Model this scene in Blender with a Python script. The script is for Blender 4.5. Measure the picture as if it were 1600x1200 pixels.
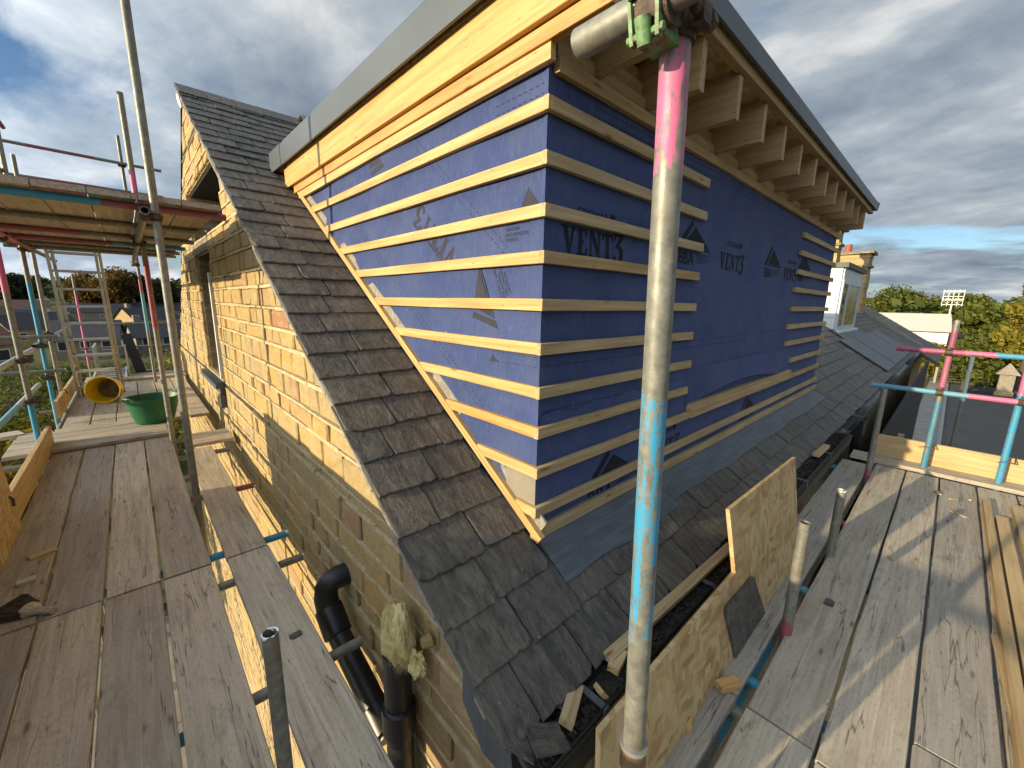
import bpy, bmesh, math, random
from mathutils import Matrix, Vector
from mathutils import noise as mn
random.seed(7)
for o in list(bpy.data.objects): bpy.data.objects.remove(o, do_unlink=True)
SC = bpy.context.scene
COL = SC.collection
R = math.radians
# ------------------------------------------------------------------ camera
YAW, PITCH, ROLL, CAMZ, FPX = 0.8198, 0.1977, 0.0183, 1.5852, 636.16
F = Vector((math.cos(YAW)*math.cos(PITCH), math.sin(YAW)*math.cos(PITCH), -math.sin(PITCH)))
R0 = Vector((math.sin(YAW), -math.cos(YAW), 0)); U0 = R0.cross(F)
RV = R0*math.cos(ROLL)+U0*math.sin(ROLL); UV = U0*math.cos(ROLL)-R0*math.sin(ROLL)
cd = bpy.data.cameras.new('camera'); cam = bpy.data.objects.new('camera', cd); COL.objects.link(cam)
cam.matrix_world = Matrix(((RV.x, UV.x, -F.x, 0), (RV.y, UV.y, -F.y, 0), (RV.z, UV.z, -F.z, CAMZ), (0, 0, 0, 1)))
cd.sensor_width = 36; cd.sensor_fit = 'HORIZONTAL'; cd.lens = 36*FPX/1600
cd.clip_start = 0.02; cd.clip_end = 6000
SC.camera = cam
# ------------------------------------------------------------------ sun and sky
SUN_EL, SUN_AZ = R(12.8), math.atan2(0.23, -0.973)      # direction towards the sun
sd = Vector((math.cos(SUN_AZ)*math.cos(SUN_EL), math.sin(SUN_AZ)*math.cos(SUN_EL), math.sin(SUN_EL)))
sl = bpy.data.lights.new('sun', 'SUN'); sl.energy = 4.8; sl.angle = R(0.55); sl.color = (1.0, 0.83, 0.54)
so = bpy.data.objects.new('sun', sl); COL.objects.link(so)
so.rotation_euler = sd.to_track_quat('Z', 'Y').to_euler(); so.location = (-20, 5, 12)
W = bpy.data.worlds.new('World'); SC.world = W; W.use_nodes = True
nt = W.node_tree; nt.nodes.clear()
N = nt.nodes.new; LK = nt.links.new
out = N('ShaderNodeOutputWorld'); bg = N('ShaderNodeBackground')
sky = N('ShaderNodeTexSky'); sky.sky_type = 'NISHITA'; sky.sun_disc = False
sky.sun_elevation = SUN_EL; sky.sun_rotation = math.pi/2-SUN_AZ
sky.air_density = 1.0; sky.dust_density = 0.6; sky.ozone_density = 1.5
tc = N('ShaderNodeTexCoord'); sx = N('ShaderNodeSeparateXYZ'); LK(tc.outputs['Generated'], sx.inputs[0])
def wm(op, a, b=None, c=None):
    m = N('ShaderNodeMath'); m.operation = op
    for i, v in enumerate((a, b, c)):
        if v is None: continue
        if isinstance(v, (int, float)): m.inputs[i].default_value = v
        else: LK(v, m.inputs[i])
    return m.outputs[0]
zz = wm('ADD', wm('MAXIMUM', sx.outputs[2], 0.0), 0.22)
cx = N('ShaderNodeCombineXYZ'); LK(wm('DIVIDE', sx.outputs[0], zz), cx.inputs[0]); LK(wm('DIVIDE', sx.outputs[1], zz), cx.inputs[1])
def wnoise(scale, det, rough, rot=0, sc=(1, 1, 1), loc=(0, 0, 0), dist=0.0):
    mp = N('ShaderNodeMapping'); mp.inputs['Rotation'].default_value = (0, 0, rot); mp.inputs['Scale'].default_value = sc
    mp.inputs['Location'].default_value = loc
    LK(cx.outputs[0], mp.inputs[0]); n = N('ShaderNodeTexNoise'); LK(mp.outputs[0], n.inputs['Vector'])
    n.inputs['Scale'].default_value = scale; n.inputs['Detail'].default_value = det; n.inputs['Roughness'].default_value = rough
    n.inputs['Distortion'].default_value = dist
    return n.outputs['Fac']
def wramp(f, stops):
    r = N('ShaderNodeValToRGB'); LK(f, r.inputs[0])
    while len(r.color_ramp.elements) < len(stops): r.color_ramp.elements.new(0.5)
    for e, (p, c) in zip(r.color_ramp.elements, stops): e.position = p; e.color = (c[0], c[1], c[2], 1) if isinstance(c, tuple) else (c, c, c, 1)
    return r.outputs[0]
cov = wramp(wnoise(1.35, 10, 0.56, 0.75, (1, 0.75, 1), (3.1, 0.4, 0), 0.2), [(0.37, 0.0), (0.46, 1.0)])
tone = wramp(wnoise(2.0, 10, 0.58, 0.7, (1, 0.8, 1), (1.7, 5.2, 0), 0.15), [(0.30, (0.125, 0.165, 0.225)), (0.47, (0.225, 0.27, 0.32)), (0.58, (0.34, 0.375, 0.41)), (0.72, (0.62, 0.62, 0.61))])
mul = N('ShaderNodeMix'); mul.data_type = 'RGBA'; mul.blend_type = 'MULTIPLY'; mul.inputs[0].default_value = 1
LK(sky.outputs[0], mul.inputs[6]); mul.inputs[7].default_value = (0.070, 0.085, 0.105, 1)
mx = N('ShaderNodeMix'); mx.data_type = 'RGBA'; LK(cov, mx.inputs[0]); LK(mul.outputs[2], mx.inputs[6])
ton10 = N('ShaderNodeMix'); ton10.data_type = 'RGBA'; ton10.blend_type = 'MULTIPLY'; ton10.inputs[0].default_value = 1
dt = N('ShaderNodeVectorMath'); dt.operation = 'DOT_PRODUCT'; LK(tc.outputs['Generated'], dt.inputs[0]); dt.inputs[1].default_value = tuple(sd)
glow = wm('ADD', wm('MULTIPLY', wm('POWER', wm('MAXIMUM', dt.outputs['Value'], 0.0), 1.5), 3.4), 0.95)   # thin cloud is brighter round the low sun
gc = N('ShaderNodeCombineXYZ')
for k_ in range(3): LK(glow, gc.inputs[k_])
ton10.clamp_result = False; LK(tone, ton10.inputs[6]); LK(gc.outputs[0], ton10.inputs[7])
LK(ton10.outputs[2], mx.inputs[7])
sc10 = N('ShaderNodeMix'); sc10.data_type = 'RGBA'; sc10.blend_type = 'MULTIPLY'; sc10.inputs[0].default_value = 1; sc10.clamp_result = False
LK(mx.outputs[2], sc10.inputs[6]); sc10.inputs[7].default_value = (10, 10, 10, 1)
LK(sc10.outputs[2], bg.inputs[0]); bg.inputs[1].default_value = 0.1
LK(bg.outputs[0], out.inputs[0])
SC.view_settings.view_transform = 'Standard'; SC.view_settings.look = 'None'; SC.view_settings.gamma = 1
SC.view_settings.use_curve_mapping = False; SC.view_settings.exposure = 0.55
SC.render.engine = 'CYCLES'; SC.cycles.max_bounces = 5; SC.cycles.diffuse_bounces = 2; SC.cycles.use_adaptive_sampling = True; SC.cycles.adaptive_threshold = 0.02; SC.cycles.glossy_bounces = 3; SC.cycles.transmission_bounces = 3; SC.cycles.caustics_reflective = False; SC.render.resolution_x = 1024; SC.render.resolution_y = 768

# ------------------------------------------------------------------ materials
class Mat:
    def __init__(s, name, rough=0.7, metal=0.0, spec=0.5):
        s.m = bpy.data.materials.new(name); s.m.use_nodes = True; s.nt = s.m.node_tree
        s.b = s.nt.nodes['Principled BSDF']; s.b.inputs['Roughness'].default_value = rough
        s.b.inputs['Metallic'].default_value = metal; s.b.inputs['Specular IOR Level'].default_value = spec
        s.tc = s.nt.nodes.new('ShaderNodeTexCoord'); s.oi = s.nt.nodes.new('ShaderNodeObjectInfo')
        s._v = None
    def n(s, t): return s.nt.nodes.new(t)
    def l(s, a, b): s.nt.links.new(a, b)
    def vec(s):
        if s._v is None:   # object coordinates shifted by a random amount for each object
            c = s.n('ShaderNodeVectorMath'); c.operation = 'SCALE'; c.inputs[0].default_value = (17.3, 29.1, 41.7); s.l(s.oi.outputs['Random'], c.inputs['Scale'])
            a = s.n('ShaderNodeVectorMath'); a.operation = 'ADD'; s.l(s.tc.outputs['Object'], a.inputs[0]); s.l(c.outputs[0], a.inputs[1]); s._v = a.outputs[0]
        return s._v
    def mp(s, sc, rot=(0, 0, 0)):
        m = s.n('ShaderNodeMapping'); s.l(s.vec(), m.inputs[0]); m.inputs['Scale'].default_value = sc; m.inputs['Rotation'].default_value = rot; return m.outputs[0]
    def noise(s, scale=1, det=4, rough=.55, sc=(1, 1, 1), dist=0, rot=(0, 0, 0)):
        t = s.n('ShaderNodeTexNoise'); s.l(s.mp(sc, rot), t.inputs['Vector']); t.inputs['Scale'].default_value = scale
        t.inputs['Detail'].default_value = det; t.inputs['Roughness'].default_value = rough; t.inputs['Distortion'].default_value = dist; return t.outputs['Fac']
    def voro(s, scale, sc=(1, 1, 1), feat='F1', outn='Distance', rot=(0, 0, 0), rnd=1):
        t = s.n('ShaderNodeTexVoronoi'); s.l(s.mp(sc, rot), t.inputs['Vector']); t.inputs['Scale'].default_value = scale; t.feature = feat
        t.inputs['Randomness'].default_value = rnd; return t.outputs[outn]
    def ramp(s, f, stops, interp='LINEAR'):
        r = s.n('ShaderNodeValToRGB'); s.l(f, r.inputs[0]); r.color_ramp.interpolation = interp
        while len(r.color_ramp.elements) < len(stops): r.color_ramp.elements.new(.5)
        for e, (p, c) in zip(r.color_ramp.elements, stops): e.position = p; e.color = (*c, 1) if isinstance(c, tuple) else (c, c, c, 1)
        return r.outputs[0]
    def mix(s, f, a, b, mode='MIX'):
        m = s.n('ShaderNodeMix'); m.data_type = 'RGBA'; m.blend_type = mode
        for i, v in ((0, f), (6, a), (7, b)):
            if isinstance(v, tuple): m.inputs[i].default_value = (*v, 1)
            elif isinstance(v, (int, float)): m.inputs[i].default_value = v
            else: s.l(v, m.inputs[i])
        return m.outputs[2]
    def math(s, op, a, b=0.0):
        m = s.n('ShaderNodeMath'); m.operation = op
        for i, v in enumerate((a, b)):
            if isinstance(v, (int, float)): m.inputs[i].default_value = v
            else: s.l(v, m.inputs[i])
        return m.outputs[0]
    def rnd(s): return s.oi.outputs['Random']
    def island(s): return s.n('ShaderNodeNewGeometry').outputs['Random Per Island']
    def col(s, c):
        if isinstance(c, tuple): s.b.inputs['Base Color'].default_value = (*c, 1)
        else: s.l(c, s.b.inputs['Base Color'])
        return s
    def rough(s, v): s.l(v, s.b.inputs['Roughness']); return s
    def metal(s, v): s.l(v, s.b.inputs['Metallic']); return s
    def bump(s, h, strength=.3, dist=.01):
        b = s.n('ShaderNodeBump'); s.l(h, b.inputs['Height']); b.inputs['Strength'].default_value = strength; b.inputs['Distance'].default_value = dist
        s.l(b.outputs[0], s.b.inputs['Normal']); return s

def plain(name, c, rough=.7, metal=0, var=.15, scale=8, bump=0):
    m = Mat(name, rough, metal); f = m.noise(scale, 4, .6)
    lo = tuple(max(0, v*(1-var)) for v in c); hi = tuple(min(1, v*(1+var)) for v in c)
    m.col(m.ramp(f, [(.3, lo), (.7, hi)]))
    if bump: m.bump(m.noise(scale*6, 4, .6), bump, .004)
    return m.m

def wood(name, lo, mid, hi, knot=(.25, .12, .04), rough=.65, knots=True, tint=None, grain=1.0, wave=.35):
    m = Mat(name, rough)
    g = m.noise(1, 6, .65, (1.3, 42*grain, 42*grain), .6)
    c = m.ramp(g, [(.32, lo), (.5, mid), (.68, hi)])
    w = m.n('ShaderNodeTexWave'); m.l(m.mp((.18, 9, 9)), w.inputs['Vector']); w.inputs['Scale'].default_value = 2.2; w.inputs['Distortion'].default_value = 5; w.inputs['Detail'].default_value = 3; w.inputs['Detail Scale'].default_value = .8
    c = m.mix(m.ramp(w.outputs['Fac'], [(.55, 0.0), (1, wave)]), c, lo)
    if knots:
        k = m.voro(1, (3.2, 14, 14)); c = m.mix(m.ramp(k, [(.05, .9), (.14, 0.0)]), c, knot)
        nl = m.voro(1, (6.5, 34, 34)); c = m.mix(m.ramp(nl, [(.05, .7), (.10, 0.0)]), c, tuple(v*.5 for v in knot))
    if tint: c = m.mix(m.ramp(m.rnd(), [(0, 0.0), (.55, .1), (1, .75)]), c, tint, 'MULTIPLY')
    sk = m.noise(1, 5, .7, (14, 26, 26), .4); c = m.mix(m.ramp(sk, [(.60, 0.0), (.72, .45)]), c, tuple(v*.6 for v in lo))
    m.col(c); m.bump(g, .25, .002); return m.m
PINE = wood('pine_new', (.40, .23, .075), (.55, .35, .135), (.64, .44, .20), (.24, .07, .015), .6, True, (1, .70, .42))
PINE2 = wood('pine_dull_shade', (.31, .215, .10), (.44, .325, .17), (.53, .415, .24), (.17, .08, .03), .65, True, (.92, .74, .55))  # same pine, duller: front-face shade in the colour; also for loose timber
RAFT_SHADE = wood('pine_rafter_shade', (.30, .19, .08), (.38, .25, .11), (.45, .31, .15), (.20, .10, .04))  # same pine, with the shade under the roof edge darkened into its colour
FASCIA = wood('pine_fascia', (.42, .235, .065), (.54, .32, .10), (.62, .39, .14), (.30, .16, .05), .55, True, None, .6, .08)
TOE = wood('toe_board_wood', (.36, .24, .10), (.50, .34, .155), (.58, .42, .22), (.22, .10, .04))

def boardmat():
    m = Mat('scaffold_board_wood', .8)
    g = m.noise(1, 7, .7, (1.6, 34, 34), .8); big = m.noise(2.2, 5, .65, (1, 2.2, 1)); fine = m.noise(38, 5, .75, (1, 2.5, 1))
    c = m.ramp(g, [(.25, (.195, .155, .108)), (.5, (.36, .295, .215)), (.75, (.52, .435, .325))])
    c = m.mix(m.ramp(big, [(.35, 0.0), (.7, .55)]), c, (.44, .38, .29))
    c = m.mix(m.ramp(m.noise(4.5, 6, .7, (1, 1.6, 1), .4), [(.56, 0.0), (.72, .6)]), c, (.19, .155, .12))
    c = m.mix(m.ramp(fine, [(.36, .32), (.48, 0.0)]), c, (.13, .10, .075))
    c = m.mix(m.ramp(m.noise(14, 5, .7, (4, .8, 1), 1.2, (0, 0, .6)), [(.66, 0.0), (.72, .5)]), c, (.52, .46, .37))
    crack = m.noise(1, 3, .5, (.7, 17, 4), .3); c = m.mix(m.ramp(crack, [(.492, 0.0), (.5, .8), (.508, 0.0)]), c, (.05, .04, .03))
    k = m.voro(1, (2.4, 9, 9)); c = m.mix(m.ramp(k, [(.04, .7), (.10, 0.0)]), c, (.07, .05, .035))
    sp_ = m.math('ADD', m.voro(9), m.math('MULTIPLY', m.noise(50, 3, .6), .10)); c = m.mix(m.ramp(sp_, [(.10, .55), (.13, 0.0)]), c, (.50, .46, .40))
    hs = m.n('ShaderNodeHueSaturation'); m.l(c, hs.inputs['Color']); m.l(m.ramp(m.rnd(), [(0, .85), (1, 1.3)]), hs.inputs['Value'])
    m.l(m.ramp(m.rnd(), [(0, .75), (.6, 1.05), (1, .85)]), hs.inputs['Saturation'])
    m.col(hs.outputs[0])
    h = m.math('ADD', m.math('MULTIPLY', g, .6), m.math('MULTIPLY', fine, .4)); m.bump(h, .55, .004); return m.m
BOARD = boardmat()

def slatemat():
    m = Mat('slate', .58)
    rr = m.math('FRACT', m.math('ADD', m.rnd(), m.island()))
    g = m.noise(1, 7, .72, (26, 7, 20), .9, (0, 0, .30)); big = m.noise(8, 6, .65)
    base = m.ramp(rr, [(0, (.044, .043, .042)), (.3, (.074, .065, .052)), (.6, (.094, .080, .060)), (.85, (.056, .054, .051)), (1, (.122, .104, .078))])
    c = m.mix(m.ramp(g, [(.42, 0.0), (.68, .7)]), base, (.20, .178, .138), 'MIX')
    c = m.mix(m.ramp(g, [(.30, .8), (.45, 0.0)]), c, (.018, .017, .016))
    c = m.mix(m.ramp(big, [(.3, .5), (.6, 0.0)]), c, (.028, .027, .026))
    li = m.voro(13); c = m.mix(m.ramp(m.math('ADD', li, m.math('MULTIPLY', m.noise(60, 3, .6), .12)), [(.10, .7), (.135, 0.0)]), c, (.26, .25, .21))
    m.col(c)
    h = m.math('ADD', m.math('MULTIPLY', g, .5), m.noise(14, 6, .65)); m.bump(h, 1.0, .02); return m.m
SLATE = slatemat()

def stonemat(name, cols, lo=.8):
    m = Mat(name, .9, 0, .2)
    rr = m.math('FRACT', m.math('ADD', m.rnd(), m.island()))
    base = m.ramp(rr, cols)
    c = m.mix(m.ramp(m.noise(22, 6, .7), [(.32, .45), (.55, 0.0)]), base, (.24, .165, .08))
    c = m.mix(m.ramp(m.noise(6, 5, .6, (1, 1, 3)), [(.48, 0.0), (.66, .6)]), c, (.50, .405, .235))
    sp = m.noise(120, 3, .7); c = m.mix(m.ramp(sp, [(.3, .5), (.42, 0.0)]), c, (.12, .085, .05))
    m.col(c); m.bump(m.math('ADD', m.noise(18, 6, .7), m.math('MULTIPLY', sp, .4)), 1.0, .02); return m.m
STONE = stonemat('buff_sandstone', [(0, (.50, .365, .17)), (.25, (.53, .375, .155)), (.45, (.45, .34, .175)), (.62, (.56, .35, .11)), (.76, (.40, .315, .18)), (.9, (.51, .335, .155)), (.99, (.44, .28, .15)), (1, (.40, .15, .07))])
QUOIN = stonemat('orange_sandstone', [(0, (.40, .27, .14)), (.5, (.46, .33, .19)), (1, (.36, .20, .10))])
DARKST = stonemat('dark_shade_stone', [(0, (.20, .155, .10)), (.5, (.27, .21, .14)), (1, (.16, .12, .08))])  # dark stone: jamb and eaves-wall shade in the colour; also for cornices
MORTAR = plain('lime_mortar', (.49, .385, .215), .95, 0, .3, 30, .8)
GREYMORT = plain('grey_mortar', (.26, .24, .20), .95, 0, .3, 30, .8)

def membrane():
    m = Mat('blue_breather_membrane', .75, 0, .12)
    a = m.noise(2.5, 5, .6); f = m.voro(330, (1, .6, 1))
    c = m.ramp(a, [(.3, (.040, .060, .155)), (.7, (.058, .082, .205))])
    c = m.mix(m.ramp(m.noise(70, 3, .6, (1, 1, .25)), [(.5, 0.0), (.8, .5)]), c, (.10, .13, .28))
    c = m.mix(m.ramp(m.noise(4, 6, .65), [(.42, 0.0), (.7, .35)]), c, (.11, .125, .20))
    c = m.mix(m.ramp(m.voro(6, (1, 1, 1)), [(.02, .8), (.035, 0.0)]), c, (.35, .36, .38))
    m.col(c); m.b.inputs['Sheen Weight'].default_value = .12; m.b.inputs['Sheen Roughness'].default_value = .4; m.b.inputs['Sheen Tint'].default_value = (.7, .75, 1, 1)
    m.bump(m.math('ADD', f, m.math('MULTIPLY', m.noise(3.2, 5, .55, (1, 1, 2.2), .6), 5.)), .45, .006); return m.m
MEMB = membrane()
PRINT = plain('dark_print', (.006, .007, .012), .95)
PRINTL = plain('grey_print', (.026, .027, .038), .85)

def osbmat():
    m = Mat('osb_board', .7)
    c1 = m.voro(1, (12, 34, 34), 'F1', 'Color', (0, .5, 0)); c2 = m.voro(1, (34, 34, 12), 'F1', 'Color', (0, -.35, 0))
    def sep(c):
        s = m.n('ShaderNodeSeparateColor'); m.l(c, s.inputs[0]); return s.outputs[0]
    a = m.ramp(sep(c1), [(0, (.30, .185, .075)), (.4, (.45, .30, .135)), (.75, (.53, .385, .19)), (1, (.40, .22, .08))])
    b = m.ramp(sep(c2), [(0, (.36, .22, .09)), (.5, (.50, .35, .16)), (1, (.58, .43, .23))])
    c = m.mix(m.ramp(m.noise(9, 2, .5), [(.45, 0.0), (.55, 1.0)]), a, b)
    c = m.mix(m.ramp(m.noise(3, 4, .6), [(.5, 0.0), (.8, .3)]), c, (.24, .14, .06))
    m.col(c); m.bump(m.math('ADD', sep(c1), sep(c2)), .35, .003); return m.m
OSB = osbmat()

def lead(name='lead_sheet', c=(.082, .093, .108)):
    m = Mat(name, .5, .25)
    a = m.noise(6, 6, .65, (1, 3, 1)); s2 = m.noise(1, 5, .6, (3, 60, 3))
    k = m.ramp(a, [(.3, tuple(v*.75 for v in c)), (.7, tuple(v*1.3 for v in c))])
    k = m.mix(m.ramp(s2, [(.5, 0.0), (.8, .35)]), k, (.27, .29, .31))
    m.col(k); m.rough(m.ramp(a, [(.3, .42), (.7, .65)])); m.bump(m.noise(9, 4, .6), .3, .01); return m.m
LEAD = lead(); LEADD = plain('black_damp_course', (.03, .027, .025), .8, 0, .3)
TRIM = plain('grey_roof_trim', (.088, .099, .106), .45, .1, .12, 3)
DARK = plain('dark_void', (.012, .011, .010), .95)

GALV = (.40, .40, .37)
def tubemat(name, zones, L, chips=.5):
    """zones: list of (z from the lower end, colour or None for bare galvanised steel)"""
    m = Mat(name, .42)
    sp = m.n('ShaderNodeSeparateXYZ'); m.l(m.tc.outputs['Object'], sp.inputs[0])
    edge = m.noise(24, 4, .6, (1, 1, .35))
    zc = m.math('DIVIDE', m.math('ADD', sp.outputs[2], m.math('MULTIPLY', m.math('SUBTRACT', edge, .5), .13)), L)
    zs = [(max(0, z/L), c) for z, c in zones]
    colr = m.ramp(zc, [(z, c or GALV) for z, c in zs], 'CONSTANT'); msk = m.ramp(zc, [(z, 1.0 if c else 0.0) for z, c in zs], 'CONSTANT')
    g = m.ramp(m.noise(30, 5, .7), [(.3, (.135, .13, .11)), (.55, (.23, .222, .185)), (.75, (.33, .32, .27))])
    g = m.mix(m.ramp(m.noise(9, 5, .7, (1, 1, .3)), [(.50, 0.0), (.70, .6)]), g, (.20, .155, .09))
    ch = m.math('ADD', m.math('MULTIPLY', m.noise(1, 8, .78, (55, 55, 9)), .75), m.math('MULTIPLY', m.noise(160, 4, .7, (1, 1, .4)), .25)); chip = m.ramp(ch, [(.585-.07*chips, 1.0), (.62-.07*chips, 0.0)])
    mm = m.mix(1.0, msk, chip, 'MULTIPLY')
    c = m.mix(mm, g, colr); c = m.mix(m.ramp(m.noise(40, 3, .6, (1, 1, .15)), [(.6, 0.0), (.8, .25)]), c, (.32, .25, .17))
    m.col(c)
    m.metal(m.ramp(mm, [(0, .30), (1, 0.0)])); m.rough(m.ramp(m.noise(20, 4, .6), [(.3, .40), (.7, .6)]))
    m.bump(m.math('ADD', mm, m.noise(60, 3, .6)), .12, .002); return m.m
PINK = (.60, .13, .26); BLUE = (.04, .27, .45); RED = (.28, .07, .085); PALEB = (.10, .32, .42)
RUST = plain('rusty_coupler_steel', (.10, .07, .05), .6, .5, .5, 40, .5)
GREENC = None
def greenc():
    m = Mat('green_painted_coupler', .5)
    c = m.mix(m.ramp(m.noise(45, 5, .7), [(.47, 0.0), (.6, 1.0)]), (.16, .30, .12), (.12, .085, .05))
    m.col(c); m.bump(m.noise(60, 4, .6), .4, .003); return m.m
GREENC = greenc()
BLACKP = plain('black_plastic', (.013, .013, .014), .38, 0, .3, 6)
ALU = plain('aluminium', (.55, .54, .50), .35, .75, .15, 12)
def woolmat():
    m = Mat('mineral_wool', .95)
    m.col(m.ramp(m.noise(9, 6, .7), [(.3, (.34, .26, .12)), (.45, (.60, .48, .20)), (.7, (.72, .63, .36))])); m.bump(m.noise(60, 6, .75, (1, 1, .25)), .6, .008); return m.m
WOOL = woolmat()
GREENP = plain('green_rubber', (.012, .115, .045), .45, 0, .25, 5)
YELLOWP = plain('yellow_plastic', (.72, .47, .015), .4, 0, .15, 5)
MUD = plain('dried_mortar', (.16, .10, .05), .9, 0, .5, 25, .6)
WHITE = plain('white_paint', (.78, .77, .73), .5, 0, .04)
GLASS = None
def glassmat():
    m = Mat('window_glass', .04); m.col((.03, .04, .05)); m.b.inputs['Specular IOR Level'].default_value = .8; return m.m
GLASS = glassmat()
CHIP = PINE2
def leafmat(name, a, b, c):
    m = Mat(name, .7, 0, .2)
    m.col(m.ramp(m.island(), [(0, a), (.5, b), (1, c)])); m.b.inputs['Subsurface Weight'].default_value = 0
    t = m.n('ShaderNodeBsdfTranslucent'); mixs = m.n('ShaderNodeMixShader'); mixs.inputs[0].default_value = .3
    m.l(m.ramp(m.island(), [(0, a), (.5, b), (1, c)]), t.inputs[0])
    o = m.nt.nodes['Material Output']; m.l(m.b.outputs[0], mixs.inputs[1]); m.l(t.outputs[0], mixs.inputs[2]); m.l(mixs.outputs[0], o.inputs[0]); return m.m
LEAFG = leafmat('leaves_green', (.045, .062, .012), (.095, .115, .022), (.175, .175, .03))
LEAFD = leafmat('leaves_dark', (.018, .030, .010), (.035, .050, .016), (.065, .075, .025))
LEAFA = leafmat('leaves_autumn', (.06, .05, .014), (.13, .085, .022), (.22, .11, .02))
LEAFY = leafmat('leaves_yellow', (.11, .11, .018), (.20, .18, .022), (.32, .24, .03))
BARK = plain('bark', (.08, .06, .045), .9, 0, .4, 10, .6)

# ------------------------------------------------------------------ helpers
WM = {}
def link(name, me, mat=None, M=None, parent=None):
    o = bpy.data.objects.new(name, me); COL.objects.link(o)
    M = M if M is not None else Matrix()
    if parent is not None:
        o.parent = parent; o.matrix_basis = WM[parent.name].inverted() @ M
    else: o.matrix_basis = M
    WM[o.name] = M
    if mat is not None and me is not None and not me.materials: me.materials.append(mat)
    return o
def thing(name, label, cat, loc=(0, 0, 0), group=None):
    o = link(name, None, None, Matrix.Translation(loc)); return tag(o, label, cat, group)
def tag(o, label, cat, group=None):
    o['label'] = label; o['category'] = cat
    if group: o['group'] = group
    return o
def kind(o, k): o['kind'] = k; return o
def frame(p, x, y=None, z=None):
    """matrix with origin p, local x axis along x and z roughly along z (or y along y)"""
    x = Vector(x).normalized()
    if z is not None: z = Vector(z); y = z.cross(x).normalized(); z = x.cross(y)
    else: y = Vector(y); z = x.cross(y).normalized(); y = z.cross(x)
    return Matrix(((x.x, y.x, z.x, p[0]), (x.y, y.y, z.y, p[1]), (x.z, y.z, z.z, p[2]), (0, 0, 0, 1)))
class G:
    def __init__(s): s.v = []; s.f = []
    def add(s, vs, fs, M=None):
        k = len(s.v); s.v += [tuple(M @ Vector(v)) if M else tuple(v) for v in vs]; s.f += [tuple(i+k for i in f) for f in fs]; return s
    def box(s, lo, hi, M=None):
        x0, y0, z0 = lo; x1, y1, z1 = hi
        return s.add([(x0, y0, z0), (x1, y0, z0), (x1, y1, z0), (x0, y1, z0), (x0, y0, z1), (x1, y0, z1), (x1, y1, z1), (x0, y1, z1)],
                     [(0, 3, 2, 1), (4, 5, 6, 7), (0, 1, 5, 4), (1, 2, 6, 5), (2, 3, 7, 6), (3, 0, 4, 7)], M)
    def cyl(s, p0, p1, r0, r1=None, n=14, caps=True):
        r1 = r0 if r1 is None else r1; p0 = Vector(p0); p1 = Vector(p1); d = (p1-p0).normalized()
        a = d.orthogonal().normalized(); b = d.cross(a); k = []
        for p, r in ((p0, r0), (p1, r1)): k += [p+a*(r*math.cos(2*math.pi*i/n))+b*(r*math.sin(2*math.pi*i/n)) for i in range(n)]
        fs = [(i, (i+1) % n, n+(i+1) % n, n+i) for i in range(n)]
        if caps: fs += [tuple(range(n-1, -1, -1)), tuple(range(n, 2*n))]
        return s.add(k, fs)
    def sweep(s, pts, rad, n=16):
        pts = [Vector(p) for p in pts]; rad = rad if isinstance(rad, list) else [rad]*len(pts); vs = []; up = None
        for i, p in enumerate(pts):
            d = (pts[min(i+1, len(pts)-1)]-pts[max(i-1, 0)]).normalized()
            a = d.orthogonal().normalized() if up is None else (up-d*up.dot(d)).normalized(); up = a; b = d.cross(a)
            vs += [p+a*(rad[i]*math.cos(2*math.pi*j/n))+b*(rad[i]*math.sin(2*math.pi*j/n)) for j in range(n)]
        fs = [(i*n+j, i*n+(j+1) % n, (i+1)*n+(j+1) % n, (i+1)*n+j) for i in range(len(pts)-1) for j in range(n)]
        fs += [tuple(range(n-1, -1, -1)), tuple(range((len(pts)-1)*n, len(pts)*n))]
        return s.add(vs, fs)
    def prism(s, poly, z0, z1, M=None):
        n = len(poly); return s.add([(x, y, z0) for x, y in poly]+[(x, y, z1) for x, y in poly],
            [tuple(range(n-1, -1, -1)), tuple(range(n, 2*n))]+[(i, (i+1) % n, n+(i+1) % n, n+i) for i in range(n)], M)
    def mesh(s, name, mat=None, smooth=False):
        me = bpy.data.meshes.new(name); me.from_pydata(s.v, [], s.f); me.validate(); me.update()
        if smooth: me.polygons.foreach_set('use_smooth', [True]*len(me.polygons))
        if mat: me.materials.append(mat)
        return me
def smooth_by_angle(me, ang=40):
    me.polygons.foreach_set('use_smooth', [True]*len(me.polygons))
    bm = bmesh.new(); bm.from_mesh(me)
    for e in bm.edges: e.smooth = not (len(e.link_faces) == 2 and e.calc_face_angle(0) > R(ang))
    bm.to_mesh(me); bm.free(); return me
def plankmesh(name, L, Wd, T, mat, ch=.003, nseg=8, jit=.0015, end=.006):
    """length along x from 0, width along y centred, thickness along z from 0"""
    vs = []; w, t = Wd/2, T
    prof = [(-w+ch, 0), (w-ch, 0), (w, ch), (w, t-ch), (w-ch, t), (-w+ch, t), (-w, t-ch), (-w, ch)]
    for i in range(nseg+1):
        x = L*i/nseg; dy = random.uniform(-jit, jit); dz = random.uniform(-jit, jit)*.7
        for (y, z) in prof:
            e = random.uniform(-jit, jit)*.6
            xe = x+(random.uniform(-end, end)*.3 if i in (0, nseg) else 0)
            vs.append((xe, y+dy+e, z+dz))
    fs = [(i*8+j, i*8+(j+1) % 8, (i+1)*8+(j+1) % 8, (i+1)*8+j) for i in range(nseg) for j in range(8)]
    fs += [tuple(range(7, -1, -1)), tuple(range(nseg*8, nseg*8+8))]
    return G().add(vs, fs).mesh(name, mat)
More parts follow.
